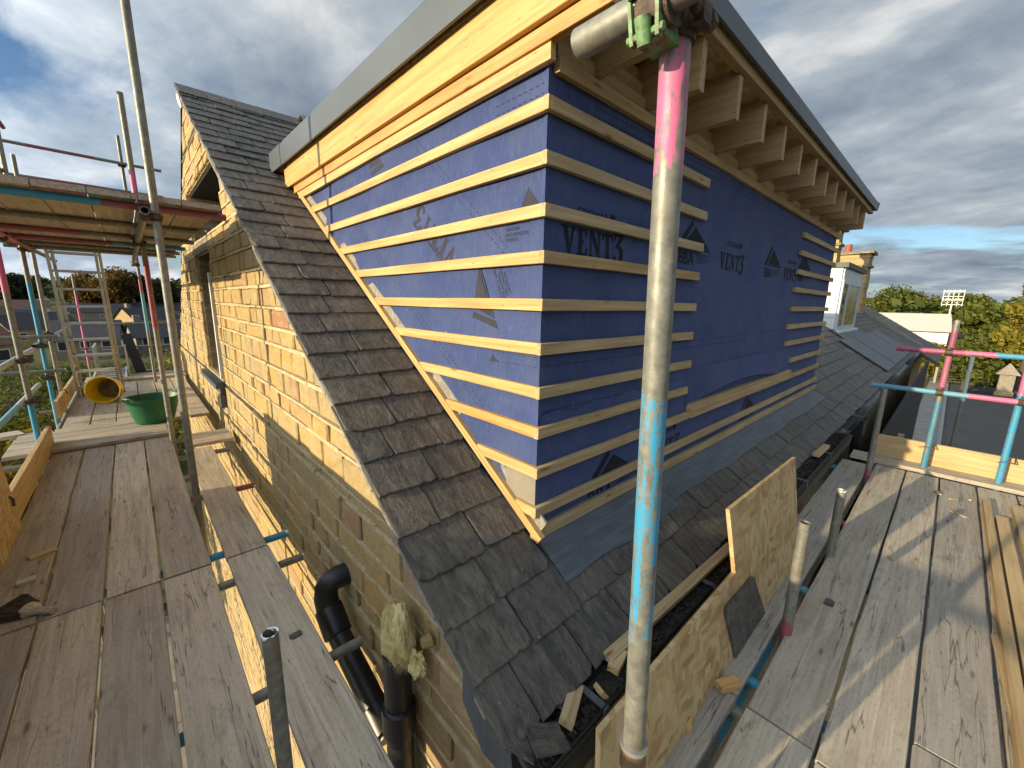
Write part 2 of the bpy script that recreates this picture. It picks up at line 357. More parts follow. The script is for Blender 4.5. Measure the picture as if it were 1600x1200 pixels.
def timber(name, p0, p1, Wd, T, mat, up=(0, 0, 1), parent=None, nseg=6, jit=.001, ch=.002):
    """timber from p0 to p1; p0/p1 = centre of the width on the underside; T measured along up"""
    p0 = Vector(p0); p1 = Vector(p1); L = (p1-p0).length
    me = plankmesh(name, L, Wd, T, mat, ch, nseg, jit); return link(name, me, None, frame(p0, p1-p0, z=up), parent)

# tubes -------------------------------------------------------------
TR = .02415
def tubemesh(L, r=TR, n=20):
    g = G(); vs = []; ri = r-.004; dp = min(.15, L/3)
    rings = [(ri, dp), (ri, 0), (r, 0), (r, L), (ri, L), (ri, L-dp)]
    for rr, z in rings: vs += [(rr*math.cos(2*math.pi*i/n), rr*math.sin(2*math.pi*i/n), z) for i in range(n)]
    fs = [(k*n+i, k*n+(i+1) % n, (k+1)*n+(i+1) % n, (k+1)*n+i) for k in range(5) for i in range(n)]
    fs += [tuple(range(n)), tuple(range(5*n+n-1, 5*n-1, -1))]
    return smooth_by_angle(g.add(vs, fs).mesh('tube'))
def couplermesh(mat, nm):
    """clamps a tube along local z at the origin and another along local x, offset along -y"""
    g = G(); d = .056
    g.cyl((0, 0, -.026), (0, 0, .026), .0305, n=16); g.cyl((-.026, -d, 0), (.026, -d, 0), .0305, n=16)
    g.box((-.02, -d+.012, -.02), (.02, -.012, .02))
    for sx_ in (1, -1):
        g.box((sx_*.024 if sx_ > 0 else -.05, -.014, -.014), (.05 if sx_ > 0 else -.024, .014, .014))
        g.cyl((sx_*.041, -.03, 0), (sx_*.041, .034, 0), .0075, n=8); g.cyl((sx_*.041, .018, 0), (sx_*.041, .032, 0), .0135, n=6)
    g.box((-.014, -d-.014, .024), (.014, -d+.014, .05)); g.cyl((0, -d-.03, .041), (0, -d+.034, .041), .0075, n=8); g.cyl((0, -d-.032, .041), (0, -d-.018, .041), .0135, n=6)
    return smooth_by_angle(g.mesh(nm, mat))
CPL = couplermesh(RUST, 'coupler')
TUBES = {}
def tube(p0, p1, zones, label, name='scaffold_tube', chips=.5, cat='scaffold tube', group='scaffold tubes'):
    p0 = Vector(p0); p1 = Vector(p1); L = (p1-p0).length; z = (p1-p0).normalized()
    a = Vector((1, 0, 0)) if abs(z.x) < .7 else Vector((0, 1, 0)); y = z.cross(a).normalized(); x = y.cross(z)
    M = Matrix(((x.x, y.x, z.x, p0.x), (x.y, y.y, z.y, p0.y), (x.z, y.z, z.z, p0.z), (0, 0, 0, 1)))
    me = tubemesh(L); o = link(name, me, tubemat('tube_finish', zones, L, chips), M); tag(o, label, cat, group); return o
def coupler(par, p, zdir, xdir, me=None):
    """clamp around the tube par at p (axis zdir); the other tube runs along xdir on the side -(z cross x)"""
    z = Vector(zdir).normalized(); x = Vector(xdir); x = (x-z*x.dot(z)).normalized(); y = z.cross(x)
    M = Matrix(((x.x, y.x, z.x, p[0]), (x.y, y.y, z.y, p[1]), (x.z, y.z, z.z, p[2]), (0, 0, 0, 1)))
    return link('coupler', me or CPL, None, M, par)

# roof geometry ------------------------------------------------------
RZ0, RT = -.2815, .6535
def roofz(y): return RZ0+RT*y
RP = math.atan(RT); RC, RS = math.cos(RP), math.sin(RP)
RIDGE_Y = 6.42; RIDGE_Z = roofz(RIDGE_Y)
# ================================================================== ground
def terr(x, y):
    d = max(0, y-190); h = -6.6
    h += min(24, d*.021) + 3*math.sin(x*.013+1)*min(1, d/200)
    e = max(0, x-95); h += min(6, e*.02)
    f = max(0, -x-60); h += min(14, f*.03)
    return h
def terrain():
    g = G(); xs = [-1500, -1000, -700, -450, -300, -200, -140, -100, -70, -45, -25, -10, 0, 10, 25, 45, 70, 100, 140, 200, 300, 450, 700, 1000, 1600, 2600]
    ys = [-1500, -900, -500, -300, -180, -100, -50, -20, 0, 15, 30, 50, 80, 110, 150, 190, 240, 300, 380, 480, 600, 760, 950, 1200, 1600, 2600]
    vs = [(x, y, terr(x, y)) for y in ys for x in xs]; n = len(xs)
    fs = [(j*n+i, j*n+i+1, (j+1)*n+i+1, (j+1)*n+i) for j in range(len(ys)-1) for i in range(n-1)]
    m = Mat('grassy_ground', .95, 0, .1); a = m.noise(.09, 6, .6); b = m.noise(1.4, 6, .7)
    c = m.mix(m.ramp(b, [(.4, 0.0), (.65, .8)]), m.ramp(a, [(.35, (.05, .065, .02)), (.6, (.10, .10, .035))]), (.14, .11, .065)); m.col(c); m.bump(b, .6, .2)
    kind(link('ground', g.add(vs, fs).mesh('ground', m.m, True)), 'structure')
terrain()
def asphalt():
    m = Mat('asphalt', .85); a = m.noise(.5, 5, .6); b = m.noise(30, 4, .7)
    m.col(m.mix(m.ramp(b, [(.4, .4), (.7, 0.0)]), m.ramp(a, [(.3, (.085, .08, .072)), (.7, (.12, .113, .10))]), (.03, .03, .03))); m.bump(b, .4, .01); return m.m
ASPH = asphalt()
kind(link('road', G().box((-60, -5.2, -6.7), (72, -.55, -6.55)).mesh('road', ASPH)), 'structure')
KERB = plain('kerb_stone', (.28, .27, .25), .85, 0, .25, 4, .4)
for (y0, y1) in ((-5.4, -5.2), (-.55, -.38)):
    kind(link('kerb', G().box((-60, y0, -6.7), (72, y1, -6.43)).mesh('kerb', KERB)), 'structure')
PAVE = plain('paving', (.24, .22, .19), .9, 0, .25, 2, .4)
kind(link('pavement', G().box((-60, -7.2, -6.7), (72, -5.4, -6.45)).mesh('pavement', PAVE)), 'structure')
kind(link('garden_path', G().box((-9, -.38, -6.7), (72, 1.0, -6.46)).mesh('garden_path', PAVE)), 'structure')
kind(link('yard', G().box((-9, 1.0, -6.7), (.9, 12.6, -6.47)).mesh('yard', PAVE)), 'structure')

# ================================================================== the stone house
house = thing('stone_house', 'buff stone house with slate roof and gable wall behind the scaffold', 'house', (.75, .9, -6.5))
GX = .752                                  # stone face of the gable wall
FY = .86                                   # face of the eaves wall
FARY = 2*RIDGE_Y-FY
def ytop(z): return (z+.075-RZ0)/RT        # the wall lies below the slates where y > ytop
OPEN = [(5.98, 7.18, .58, 2.12), (4.86, 7.30, 2.27, 2.92)]
# backing of the wall, with the two openings left out
def clip(poly, a, b, c):                   # keep a*y + b*z <= c
    outp = []
    for i in range(len(poly)):
        p, q = poly[i], poly[(i+1) % len(poly)]; dp = a*p[0]+b*p[1]-c; dq = a*q[0]+b*q[1]-c
        if dp <= 0: outp.append(p)
        if dp*dq < 0: t = dp/(dp-dq); outp.append((p[0]+(q[0]-p[0])*t, p[1]+(q[1]-p[1])*t))
    return outp
def undroof(poly):
    poly = clip(poly, -RT, 1, RZ0-.075)
    return clip(poly, RT, 1, RZ0-.075+2*RT*RIDGE_Y) if poly else poly
def area(p): return abs(sum(p[i][0]*p[(i+1) % len(p)][1]-p[(i+1) % len(p)][0]*p[i][1] for i in range(len(p))))/2
MX = Matrix(((0, 0, 1, 0), (1, 0, 0, 0), (0, 1, 0, 0), (0, 0, 0, 1)))   # (a,b,c) -> (x=c, y=a, z=b)
gb = G()
cells = []
zsplit = [-6.5, .58, 2.12, 2.27, 2.92, 3.9]
for z0, z1 in zip(zsplit[:-1], zsplit[1:]):
    ys = [FY, FARY]
    segs = [(FY, FARY)]
    for (a, b, c, d_) in OPEN:
        if c < z1-.01 and d_ > z0+.01: segs = [(FY, a), (b, FARY)]
    for a, b in segs:
        p = undroof([(a, z0), (b, z0), (b, z1), (a, z1)])
        if len(p) > 2 and area(p) > .001: gb.prism(p, .778, 1.12, MX)
gw = link('gable_wall', gb.mesh('gable_wall', MORTAR), None, None, house)
# courses of stones with proud ribbon pointing
zc = [-6.4]
while zc[-1] < 3.75: zc.append(zc[-1]+random.choice((.13, .145, .155, .165, .175, .12)))
for snap in (.58, 2.12, 2.27, 2.92):
    k = min(range(len(zc)), key=lambda i: abs(zc[i]-snap)); zc[k] = snap
zc = [z for i, z in enumerate(zc) if i == 0 or z-zc[i-1] > .07]
stones = []; mg = G(); J = .012
def inset(poly, d):
    cx_ = sum(p[0] for p in poly)/len(poly); cy_ = sum(p[1] for p in poly)/len(poly); o_ = []
    for p in poly:
        dx, dy = p[0]-cx_, p[1]-cy_; o_.append((p[0]-math.copysign(min(d, abs(dx)*.5), dx), p[1]-math.copysign(min(d, abs(dy)*.5), dy)))
    return o_
for z0, z1 in zip(zc[:-1], zc[1:]):
    segs = [(FY-.03, FARY)]
    for (a, b, c, d_) in OPEN:
        if c < z1-.02 and d_ > z0+.02: segs = [(FY-.03, a), (b, FARY)]
    for a, b in segs:
        y = a; first = a < 1
        while y < b-.02:
            if y < 1.05 and first: w = random.choice((.30, .46, .38))
            else: w = random.choice((.17, .21, .25, .28, .32, .38, .44, .23))*(1.15 if z1 < .9 and y < 3.4 else 1)
            if z0 < -.5: w *= 1.5
            if b-(y+w) < .12: w = b-y
            rect = [(y+J, z0+J), (y+w-J, z0+J), (y+w-J, z1-J), (y+J, z1-J)]
            p = undroof(rect)
            if len(p) > 2 and area(p) > .0025:
                stones.append((p, y+w/2, (z0+z1)/2))
            q = undroof([(y+w-J*1.1, z0), (y+w+J*.6, z0), (y+w+J*.6, z1), (y+w-J*1.1, z1)])
            if len(q) > 2 and area(q) > .0004 and y+w < b-.02:
                k = random.uniform(-.004, .004); mg.prism(q, GX+.021+k, .79, MX)
            y += w
    for a, b in segs:                          # ribbon along the bed joint, in wavering lengths
        y = a
        while y < b:
            w = min(random.uniform(.3, .6), b-y); dz = random.uniform(-.003, .003); h = random.uniform(.006, .013)
            q = undroof([(y, z1-h+dz), (y+w, z1-h-dz), (y+w, z1+h-dz), (y, z1+h+dz)])
            if len(q) > 2 and area(q) > .0006: mg.prism(q, GX-.004+random.uniform(-.005, .004), .79, MX)
            y += w
link('mortar', mg.mesh('mortar', MORTAR), None, None, gw)
def apparent(s): 
    d2 = s[1]**2+.55+(s[2]-CAMZ)**2
    return -area(s[0])/d2/math.sqrt(d2) if s[2] > -1.2 else 0
stones.sort(key=apparent)
rest = G()
def stonegeo(g, p):
    f0 = GX+random.uniform(-.009, .007); n = len(p); p = [(q[0]+random.uniform(-.004, .004), q[1]+random.uniform(-.003, .003)) for q in p]; b = inset(p, random.uniform(.005, .012))
    vs = [(.785, q[0], q[1]) for q in p]+[(f0+random.uniform(.006, .012), q[0], q[1]) for q in p]+[(f0+random.uniform(-.005, .005), q[0], q[1]) for q in b]
    fs = [(k*n+i, k*n+(i+1) % n, (k+1)*n+(i+1) % n, (k+1)*n+i) for k in (0, 1) for i in range(n)]+[tuple(range(2*n, 3*n))]
    return g.add(vs, [f[::-1] for f in fs])
for i, s in enumerate(stones):
    if i < 290:
        big = s[1] < 1.35 and s[2] < .8
        link('stone', stonegeo(G(), s[0]).mesh('stone', QUOIN if big else STONE), None, None, gw)
    else: stonegeo(rest, s[0])
kind(link('far_stones', rest.mesh('far_stones', STONE), None, None, gw), 'stuff')
# quoined jamb, lintel, sill and window in the gable
for i, (z0, z1) in enumerate([(.6, .86), (.87, 1.16), (1.17, 1.43), (1.44, 1.76), (1.77, 2.11), (2.29, 2.5), (2.51, 2.74)]):
    yy = 7.165 if i < 5 else 7.285
    link('jamb_stone', G().box((.79, yy, z0), (1.10, yy+.10, z1)).mesh('jamb_stone', DARKST), None, None, house)
    yn = 5.995 if i < 5 else 4.875
    link('jamb_stone', G().box((.79, yn-.10, z0), (1.10, yn, z1)).mesh('jamb_stone', DARKST), None, None, house)
link('lintel', G().box((.748, 5.85, 2.125), (1.11, 7.32, 2.265)).mesh('lintel', DARKST), None, None, house)
link('opening_lining', G().box((.80, 4.865, 2.895), (1.12, 7.295, 2.915)).box((.80, 5.99, 2.105), (1.12, 7.17, 2.117)).mesh('opening_lining', DARK), None, None, house)
link('white_trim', G().box((.722, 5.93, .62), (.79, 5.985, 1.86)).mesh('white_trim', WHITE), None, None, house)
sill = link('window_sill', G().box((.66, 5.9, .50), (1.0, 7.26, .575)).box((.70, 5.93, .42), (.99, 7.22, .497)).mesh('window_sill', LEAD), None, None, house)
link('sill_bracket', G().box((.69, 5.90, .26), (.755, 6.02, .418)).mesh('sill_bracket', LEAD), None, None, house)
wf = link('window', G().box((.99, 6.0, .6), (1.05, 6.08, 2.11)).box((.99, 7.10, .6), (1.05, 7.16, 2.11)).box((.99, 6.081, .6), (1.05, 7.099, .68)).box((.99, 6.081, 2.03), (1.05, 7.099, 2.11)).box((.99, 6.081, 1.3), (1.05, 7.099, 1.35)).mesh('window', WHITE), None, None, house)
link('pane', G().box((1.01, 6.082, .682), (1.025, 7.098, 1.298)).mesh('pane', GLASS), None, None, wf)
link('pane', G().box((1.01, 6.082, 1.352), (1.025, 7.098, 2.028)).mesh('pane', GLASS), None, None, wf)
link('dark_opening', G().box((1.125, 4.8, 2.2), (1.16, 7.4, 2.74)).box((1.125, 5.15, 2.741), (1.16, 7.4, 3.0)).box((1.125, 5.9, .5), (1.159, 7.3, 2.19)).mesh('dark_opening', DARK), None, None, house)
# eaves wall and rear
ew = link('eaves_wall', G().box((.79, FY+.012, -6.5), (22, FY+.3, .12)).box((.79, FARY-.3, -6.5), (22, FARY, .12)).mesh('eaves_wall', DARKST), None, None, house)
for i in range(44):                      # stones seen under the gutter beside the corner
    cz = -.02-.16*(i//6)-.02; cxx = .75+.42*(i % 6)+(.2 if (i//6) % 2 else 0)
    if cxx > 3.2: continue
    link('stone', G().box((cxx+.008, FY-.02+random.uniform(0, .01), cz-.145), (cxx+.40, FY+.03, cz)).mesh('stone', QUOIN if i % 6 < 1 else STONE), None, None, ew)

# ---- slates
def slatemesh(w, L, T=.009, chip=.5):
    pts = []; h = w/2
    nb = 12
    for i in range(nb+1):
        x = -h+w*i/nb; y = random.uniform(-.0015, .0015)
        if i in (0, nb): y += random.choice((0, 0, .012, .022))*chip*2
        elif random.random() < .12*chip*2: y += random.uniform(.004, .010)
        pts.append((x+random.uniform(-.002, .002), y))
    for k in range(1, 4): pts.append((h+random.uniform(-.003, .003), L*k/3.))
    for k in range(3, 0, -1): pts.append((-h+random.uniform(-.003, .003), L*k/3.))
    n = len(pts); ins = [(x*.985 if abs(x) > h*.9 else x, y+.004 if y < .03 else y) for x, y in pts]
    vs = [(x, y, 0) for x, y in pts]+[(x, y, T*.55) for x, y in pts]+[(x, y, T+random.uniform(-.0012, .0012)) for x, y in ins]
    fs = [(k*n+i, k*n+(i+1) % n, (k+1)*n+(i+1) % n, (k+1)*n+i) for k in (0, 1) for i in range(n)]+[tuple(range(2*n, 3*n)), tuple(range(n-1, -1, -1))]
    return G().add(vs, fs)
SL = .40; TILT = .058
VAR = {}
for w in (.17, .21, .24, .27, .30, .33, .36):
    VAR[w] = [slatemesh(w, SL, random.uniform(.010, .014)).mesh('slate', SLATE) for _ in range(4)]
def slateM(x, y, off=.0, rot=0.0):
    """tail centre at (x, y) on the roof plane"""
    base = Vector((x, y, roofz(y)-.034)); n = Vector((0, -RS, RC)); v = Vector((0, RC, RS)); u = Vector((1, 0, 0))
    p = base+n*(.025+off)
    M = Matrix(((u.x, v.x, n.x, p.x), (u.y, v.y, n.y, p.y), (u.z, v.z, n.z, p.z), (0, 0, 0, 1)))
    return M @ Matrix.Rotation(-TILT, 4, 'X') @ Matrix.Rotation(rot, 4, 'Z')
roof = link('roof', G().add([(.735, .80, roofz(.80)-.05), (22, .80, roofz(.80)-.05), (22, RIDGE_Y, RIDGE_Z-.05), (.735, RIDGE_Y, RIDGE_Z-.05), (.765, FARY, roofz(FY)-.06), (22, FARY, roofz(FY)-.06)],
            [(0, 1, 2, 3), (3, 2, 5, 4)]).mesh('roof', plain('roof_felt', (.02, .019, .018), .95)), None, None, house)
slate_stuff = G(); nsl = 0
def put(x, w, y, as_obj):
    global nsl
    k = min(VAR, key=lambda a: abs(a-w)); s = w/k
    M = slateM(x+w/2, y+random.uniform(-.006, .006), random.uniform(0, .007), random.uniform(-.016, .016)) @ Matrix.Rotation(random.uniform(-.012, .012), 4, 'Y') @ Matrix.Diagonal((s*.972, 1, 1, 1))
    me = random.choice(VAR[k])
    if as_obj and nsl < 298: link('slate', me, None, M, roof); nsl += 1
    else:
        if x > 8: slate_stuff.box((-w/2+.002, 0, 0), (w/2-.002, SL, .009), M)
        else: slate_stuff.add([v.co for v in me.vertices], [tuple(p.vertices) for p in me.polygons], M)
GA = .165; Y0 = .753
courses = [Y0+GA*i for i in range(35)]
def widths(x0, x1, ws, first=None):
    o_ = []; x = x0; i = 0
    while x < x1-.02:
        w = first if (i == 0 and first) else random.choice(ws)
        if x1-(x+w) < .10: w = x1-x
        o_.append((x, w)); x += w; i += 1
    return o_
for i, y in enumerate(courses):
    if y > RIDGE_Y-.12: break
    far_top = y > 4.62
    if y < 1.05:                                   # eaves courses run on under the lead apron
        for x, w in widths(.69, 6.8, (.24, .27, .30, .33), .16 if i % 2 == 0 else .29): put(x, w, y, True)
    elif not far_top:
        for x, w in widths(.69+random.uniform(-.006, .006), 1.262, (.27, .30, .33), (.30, .17, .26, .33, .21)[i % 5]): put(x, w, y, True)
    else:
        for x, w in widths(.69, 2.35, (.24, .27, .30, .33), (.30, .17)[i % 2]): put(x, w, y, True)
        for x, w in widths(2.35, 6.9, (.30, .33)): put(x, w, y, False)
near = []
for i, y in enumerate(courses):
    if y > 4.7: break
    for x, w in widths(6.8, 21.9, (.24, .27, .30, .33), .2 if i % 2 else .31):
        near.append((x+2.0*y, x, w, y))
near.sort()
for k, x, w, y in near: put(x, w, y, True)
kind(link('far_slates', slate_stuff.mesh('far_slates', SLATE), None, None, roof), 'stuff')
print('slates as objects', nsl)
# verge pointing under the slates, eaves lead at the corner, ridge tiles
g = G()
y = .86
while y < RIDGE_Y-.1:
    w = random.uniform(.1, .2); j = random.uniform(-.004, .004)
    M = frame((.715+j, y, roofz(y)-.060), (0, RC, RS), z=(0, -RS, RC)); g.box((0, -.030, -.008), (w/RC*.99, .012, .022+j), M); y += w
link('verge_mortar', g.mesh('verge_mortar', GREYMORT), None, None, house)
rt = G()
def ridgetile(x0, x1):
    g = G(); n = 8; vs = []
    for x in (x0, x1):
        for rr in (.115, .100): vs += [(x, RIDGE_Y+rr*1.25*math.cos(math.pi*i/n), RIDGE_Z-.035+rr*1.05*math.sin(math.pi*i/n)) for i in range(n+1)]
    m_ = n+1
    fs = [(i, i+1, 2*m_+i+1, 2*m_+i) for i in range(n)]+[(m_+i+1, m_+i, 3*m_+i, 3*m_+i+1) for i in range(n)]+[(i+1, i, m_+i, m_+i+1) for i in range(n)]+[(2*m_+i, 2*m_+i+1, 3*m_+i+1, 3*m_+i) for i in range(n)]
    return g.add(vs, fs).mesh('ridge_tile', DARKC, True)
DARKC = plain('dark_clay', (.045, .042, .042), .6, 0, .3)
for k in range(9): link('ridge_tile', ridgetile(2.0+.46*k, 2.0+.46*k+.45), None, None, house)
cap = link('apex_mortar', G().cyl((.71, RIDGE_Y+.03, RIDGE_Z-.13), (.80, RIDGE_Y+.03, RIDGE_Z-.11), .07, .055, 9).mesh('apex_mortar', WHITE), None, None, house)
for k in range(5):
    w = .27; M = slateM(.70+w/2+k*.272, RIDGE_Y-.17, .012); link('ridge_slate', VAR[.27][k % 4], None, M, house)

# lead soaker showing at the gable corner and torn lead
link('corner_lead', G().add([(.70, .97, .345), (.735, .775, .205), (.735, .74, .03), (.715, .88, .06), (.705, .98, .20)], [(0, 1, 2, 3, 4)]).add([(.697, .97, .345), (.732, .770, .205), (.732, .735, .03), (.712, .88, .06), (.702, .98, .20)], [(4, 3, 2, 1, 0)]).mesh('corner_lead', LEAD), None, None, house)

# ================================================================== dormer under construction
dm = thing('dormer', 'flat roofed dormer wrapped in blue membrane with timber battens', 'dormer', (1.28, 1.2, .45))
DX, DY, DR = 1.28, 1.198, 6.73
ZT = 2.49
def wavy(x, z, s=1.0):
    a = .0045*math.sin(x*2.3+z*1.7)*math.sin(z*3.1+.5)+.0026*math.sin(x*7.1+z*4)+.0022*math.sin(x*3.3-z*11)*math.sin(x*1.1+2)
    return (a+.004*mn.noise(Vector((x*2.1, z*5.5, 4))))*s
g = G(); nx, nz = 150, 60; vs = []
for j in range(nz+1):
    z = .40+(ZT-.40)*j/nz
    for i in range(nx+1): x = DX+(DR-DX)*i/nx; vs.append((x, DY+wavy(x, z)*(0 if i == 0 else 1), z))
g.add(vs, [(j*(nx+1)+i, j*(nx+1)+i+1, (j+1)*(nx+1)+i+1, (j+1)*(nx+1)+i) for j in range(nz) for i in range(nx)])
link('front_membrane', g.mesh('front_membrane', MEMB, True), None, None, dm)
g = G(); vs = []; nx, nz = 90, 60
for j in range(nz+1):
    z = .47+(ZT-.47)*j/nz; ye = (z-RZ0)/RT+.10
    for i in range(nx+1): y = DY+(ye-DY)*i/nx; vs.append((DX+wavy(y+3, z)*(0 if i == 0 else 1), y, z))
g.add(vs, [(j*(nx+1)+i+1, j*(nx+1)+i, (j+1)*(nx+1)+i, (j+1)*(nx+1)+i+1) for j in range(nz) for i in range(nx)])
link('cheek_membrane', g.mesh('cheek_membrane', MEMB, True), None, None, dm)
link('dormer_core', G().box((DX+.03, DY+.03, .35), (DR-.002, 4.6, 2.70)).mesh('dormer_core', OSB), None, None, dm)
link('right_cheek', G().box((DR-.001, DY+.001, .35), (DR+.012, 4.6, 2.48)).mesh('right_cheek', MEMB), None, None, dm)
# lap of the lower membrane sheet with a sagging edge
g = G(); vs = []; n = 40
for j in range(4):
    for i in range(n+1):
        x = 2.76+(5.30-2.76)*i/n; t = i/n; low = .905+.10*math.sin(math.pi*min(1, t*1.15))**1.2*(1-t*.35)
        z = low+(1.16-low)*j/3.; off = .034*(1-j/3.)**1.3*math.sin(math.pi*t)**.6+.003
        vs.append((x, DY-.004-off, z))
g.add(vs, [(j*(n+1)+i, j*(n+1)+i+1, (j+1)*(n+1)+i+1, (j+1)*(n+1)+i) for j in range(3) for i in range(n)])
link('membrane_lap', g.mesh('membrane_lap', MEMB, True), None, None, dm)
g = G(); vs = []
for i in range(n+1):
    x = DX+.01+(2.74-DX)*i/n; z = .985+.012*math.sin(i*.7)+.03*i/n
    vs += [(x, DY-.006, z+.10), (x, DY-.010-.006*math.sin(i*.5)**2, z)]
g.add(vs, [(2*i, 2*i+1, 2*i+3, 2*i+2) for i in range(n)])
link('membrane_lap', g.mesh('membrane_lap', MEMB, True), None, None, dm)
BZ = [2.3563, 2.166, 1.9743, 1.7949, 1.602, 1.416, 1.2247, 1.0438, .8556, .6611]   # top edges of the battens
BH, BT = .05, .026
for i, z in enumerate(BZ):                                     # cheek battens, from the corner to the roof
    zc_ = z-BH/2; ye = (z-BH-RZ0)/RT-.06
    if ye < 1.3: ye = 1.32
    timber('batten', (DX+.001, DY-.028, zc_), (DX+.001, ye, zc_), BH, BT, PINE, (-1, 0, 0), dm)
for i, z in enumerate(BZ):                                     # front battens: short left lengths, two full ones
    zc_ = z-BH/2; xe = [2.746, 2.753, 2.751, 2.731, 2.732, 2.729, 2.743, 2.733, 2.80, 6.80][i]
    timber('batten', (DX-.026, DY+.0-.003, zc_), (xe, DY-.003, zc_), BH, BT, PINE2, (0, -1, 0), dm)
for i, (x0, z) in enumerate([(5.10, 2.335), (5.08, 2.160), (5.07, 1.972), (5.05, 1.792), (5.02, 1.597), (5.02, 1.413), (5.03, 1.235), (5.31, 1.036), (5.32, .850)]):
    timber('batten', (x0, DY-.003, z-BH/2), (6.80, DY-.003, z-BH/2), BH, BT, PINE2, (0, -1, 0), dm)
timber('thick_batten', (2.80, DY-.003, .865), (5.30, DY-.003, .862), .10, .045, PINE2, (0, -1, 0), dm)
timber('sole_plate', (DX-.03, DY-.004, .529), (6.78, DY-.004, .529), .048, .034, PINE2, (0, -1, 0), dm)
link('damp_course', G().box((DX-.012, DY-.012, .40), (DR, DY-.004, .505)).mesh('damp_course', LEADD), None, None, dm)
# raking batten along the roof and the strip behind it
v = Vector((0, RC, RS))
p0 = Vector((DX-.015, 1.15, roofz(1.15)+.028)); timber('raking_batten', p0, p0+v*3.72, .032, .042, PINE, (0, -RS, RC), dm)
p0 = Vector((DX+.006, 1.17, roofz(1.17)+.045)); timber('raking_strip', p0, p0+v*3.68, .014, .085, GREYMORT, (0, -RS, RC), dm)
# corner post of grey ply at the foot
link('corner_ply', G().prism([(DY-.001, .56), (DY-.001, .80), (DY+.20, .80), (DY+.20, .68)], DX-.004, DX-.0015, MX).mesh('corner_ply', plain('grey_ply', (.24, .21, .165), .9)), None, None, dm)
# head of the cheek: packers, fascia beam, trim
ye = lambda z: (z-RZ0)/RT-.05
timber('packer', (DX-.002, DY-.034, 2.497), (DX-.002, ye(2.497), 2.497), .058, .028, PINE, (-1, 0, 0), dm)
timber('packer', (DX+.002, DY-.30, 2.557), (DX+.002, ye(2.557), 2.557), .058, .042, PINE, (-1, 0, 0), dm)
timber('fascia_beam', (DX-.003, .90, 2.696), (DX-.003, ye(2.66), 2.696), .212, .062, FASCIA, (-1, 0, 0), dm)
timber('top_plate', (DX+.03, DY+.002, 2.477), (6.80, DY+.002, 2.477), .052, .03, PINE2, (0, -1, 0), dm)
timber('top_plate', (DX+.03, DY+.012, 2.535), (6.80, DY+.012, 2.535), .058, .028, PINE2, (0, -1, 0), dm)
timber('top_plate', (DX+.03, DY+.05, 2.600), (6.80, DY+.05, 2.600), .068, .045, PINE2, (0, -1, 0), dm)
for i in range(13):                                            # rafters poking out under the roof edge
    x = 1.585+.412*i
    if x > 6.75: break
    timber('rafter', (x-.0235, .92+random.uniform(-.008, .008), 2.516), (x-.0235, 1.9, 2.516), .047, .20, RAFT_SHADE, (0, 0, 1), dm)
timber('edge_batten', (DX+.04, .915, 2.722), (6.80, .915, 2.722), .045, .045, RAFT_SHADE, (0, 0, 1), dm)
link('roof_deck', G().box((DX-.07, .90, 2.772), (6.80, 5.1, 2.80)).mesh('roof_deck', OSB), None, None, dm)
link('soffit_board', G().box((DX+.07, .94, 2.745), (6.79, 1.9, 2.768)).mesh('soffit_board', OSB), None, None, dm)
link('roof_skin', G().box((DX-.09, .88, 2.802), (6.80, 5.1, 2.86)).mesh('roof_skin', TRIM), None, None, dm)
# roof edge trim: folded section along the cheek and the front
def fold(prof, p0, p1, ax):
    vs = []; n = len(prof)
    for p in (p0, p1): vs += [(p[0]+ (o_ if ax == 'y' else 0), p[1]+(o_ if ax == 'x' else 0), p[2]+h) for o_, h in prof]
    fs = [(i, (i+1) % n, n+(i+1) % n, n+i) for i in range(n)]+[tuple(range(n-1, -1, -1)), tuple(range(n, 2*n))]
    return G().add(vs, fs)
prof = [(0, 0), (0, .165), (.02, .195), (.10, .205), (.10, .19), (.03, .18), (.014, .16), (.014, 0)]
tr = link('roof_trim', fold(prof, (1.168, .858, 2.765), (1.168, 4.36, 2.765), 'y').mesh('roof_trim', TRIM), None, None, dm)
link('trim_joint', fold([(-.003, -.004), (-.003, .17), (.02, .2), (.02, -.004)], (1.168, 4.362, 2.765), (1.168, 4.72, 2.765), 'y').mesh('trim_joint', TRIM), None, None, dm)
prof2 = [(0, 0), (0, .085), (.02, .115), (.10, .125), (.10, .11), (.03, .10), (.014, .08), (.014, 0)]
link('roof_trim', fold(prof2, (1.19, .862, 2.765), (6.86, .862, 2.765), 'x').mesh('roof_trim', TRIM), None, None, dm)
link('trim_end', G().add([(6.86, .86, 2.765), (6.86, .97, 2.80), (6.90, .85, 2.87)], [(0, 1, 2)]).box((6.862, .862, 2.765), (6.868, .98, 2.87)).mesh('trim_end', TRIM), None, None, dm)
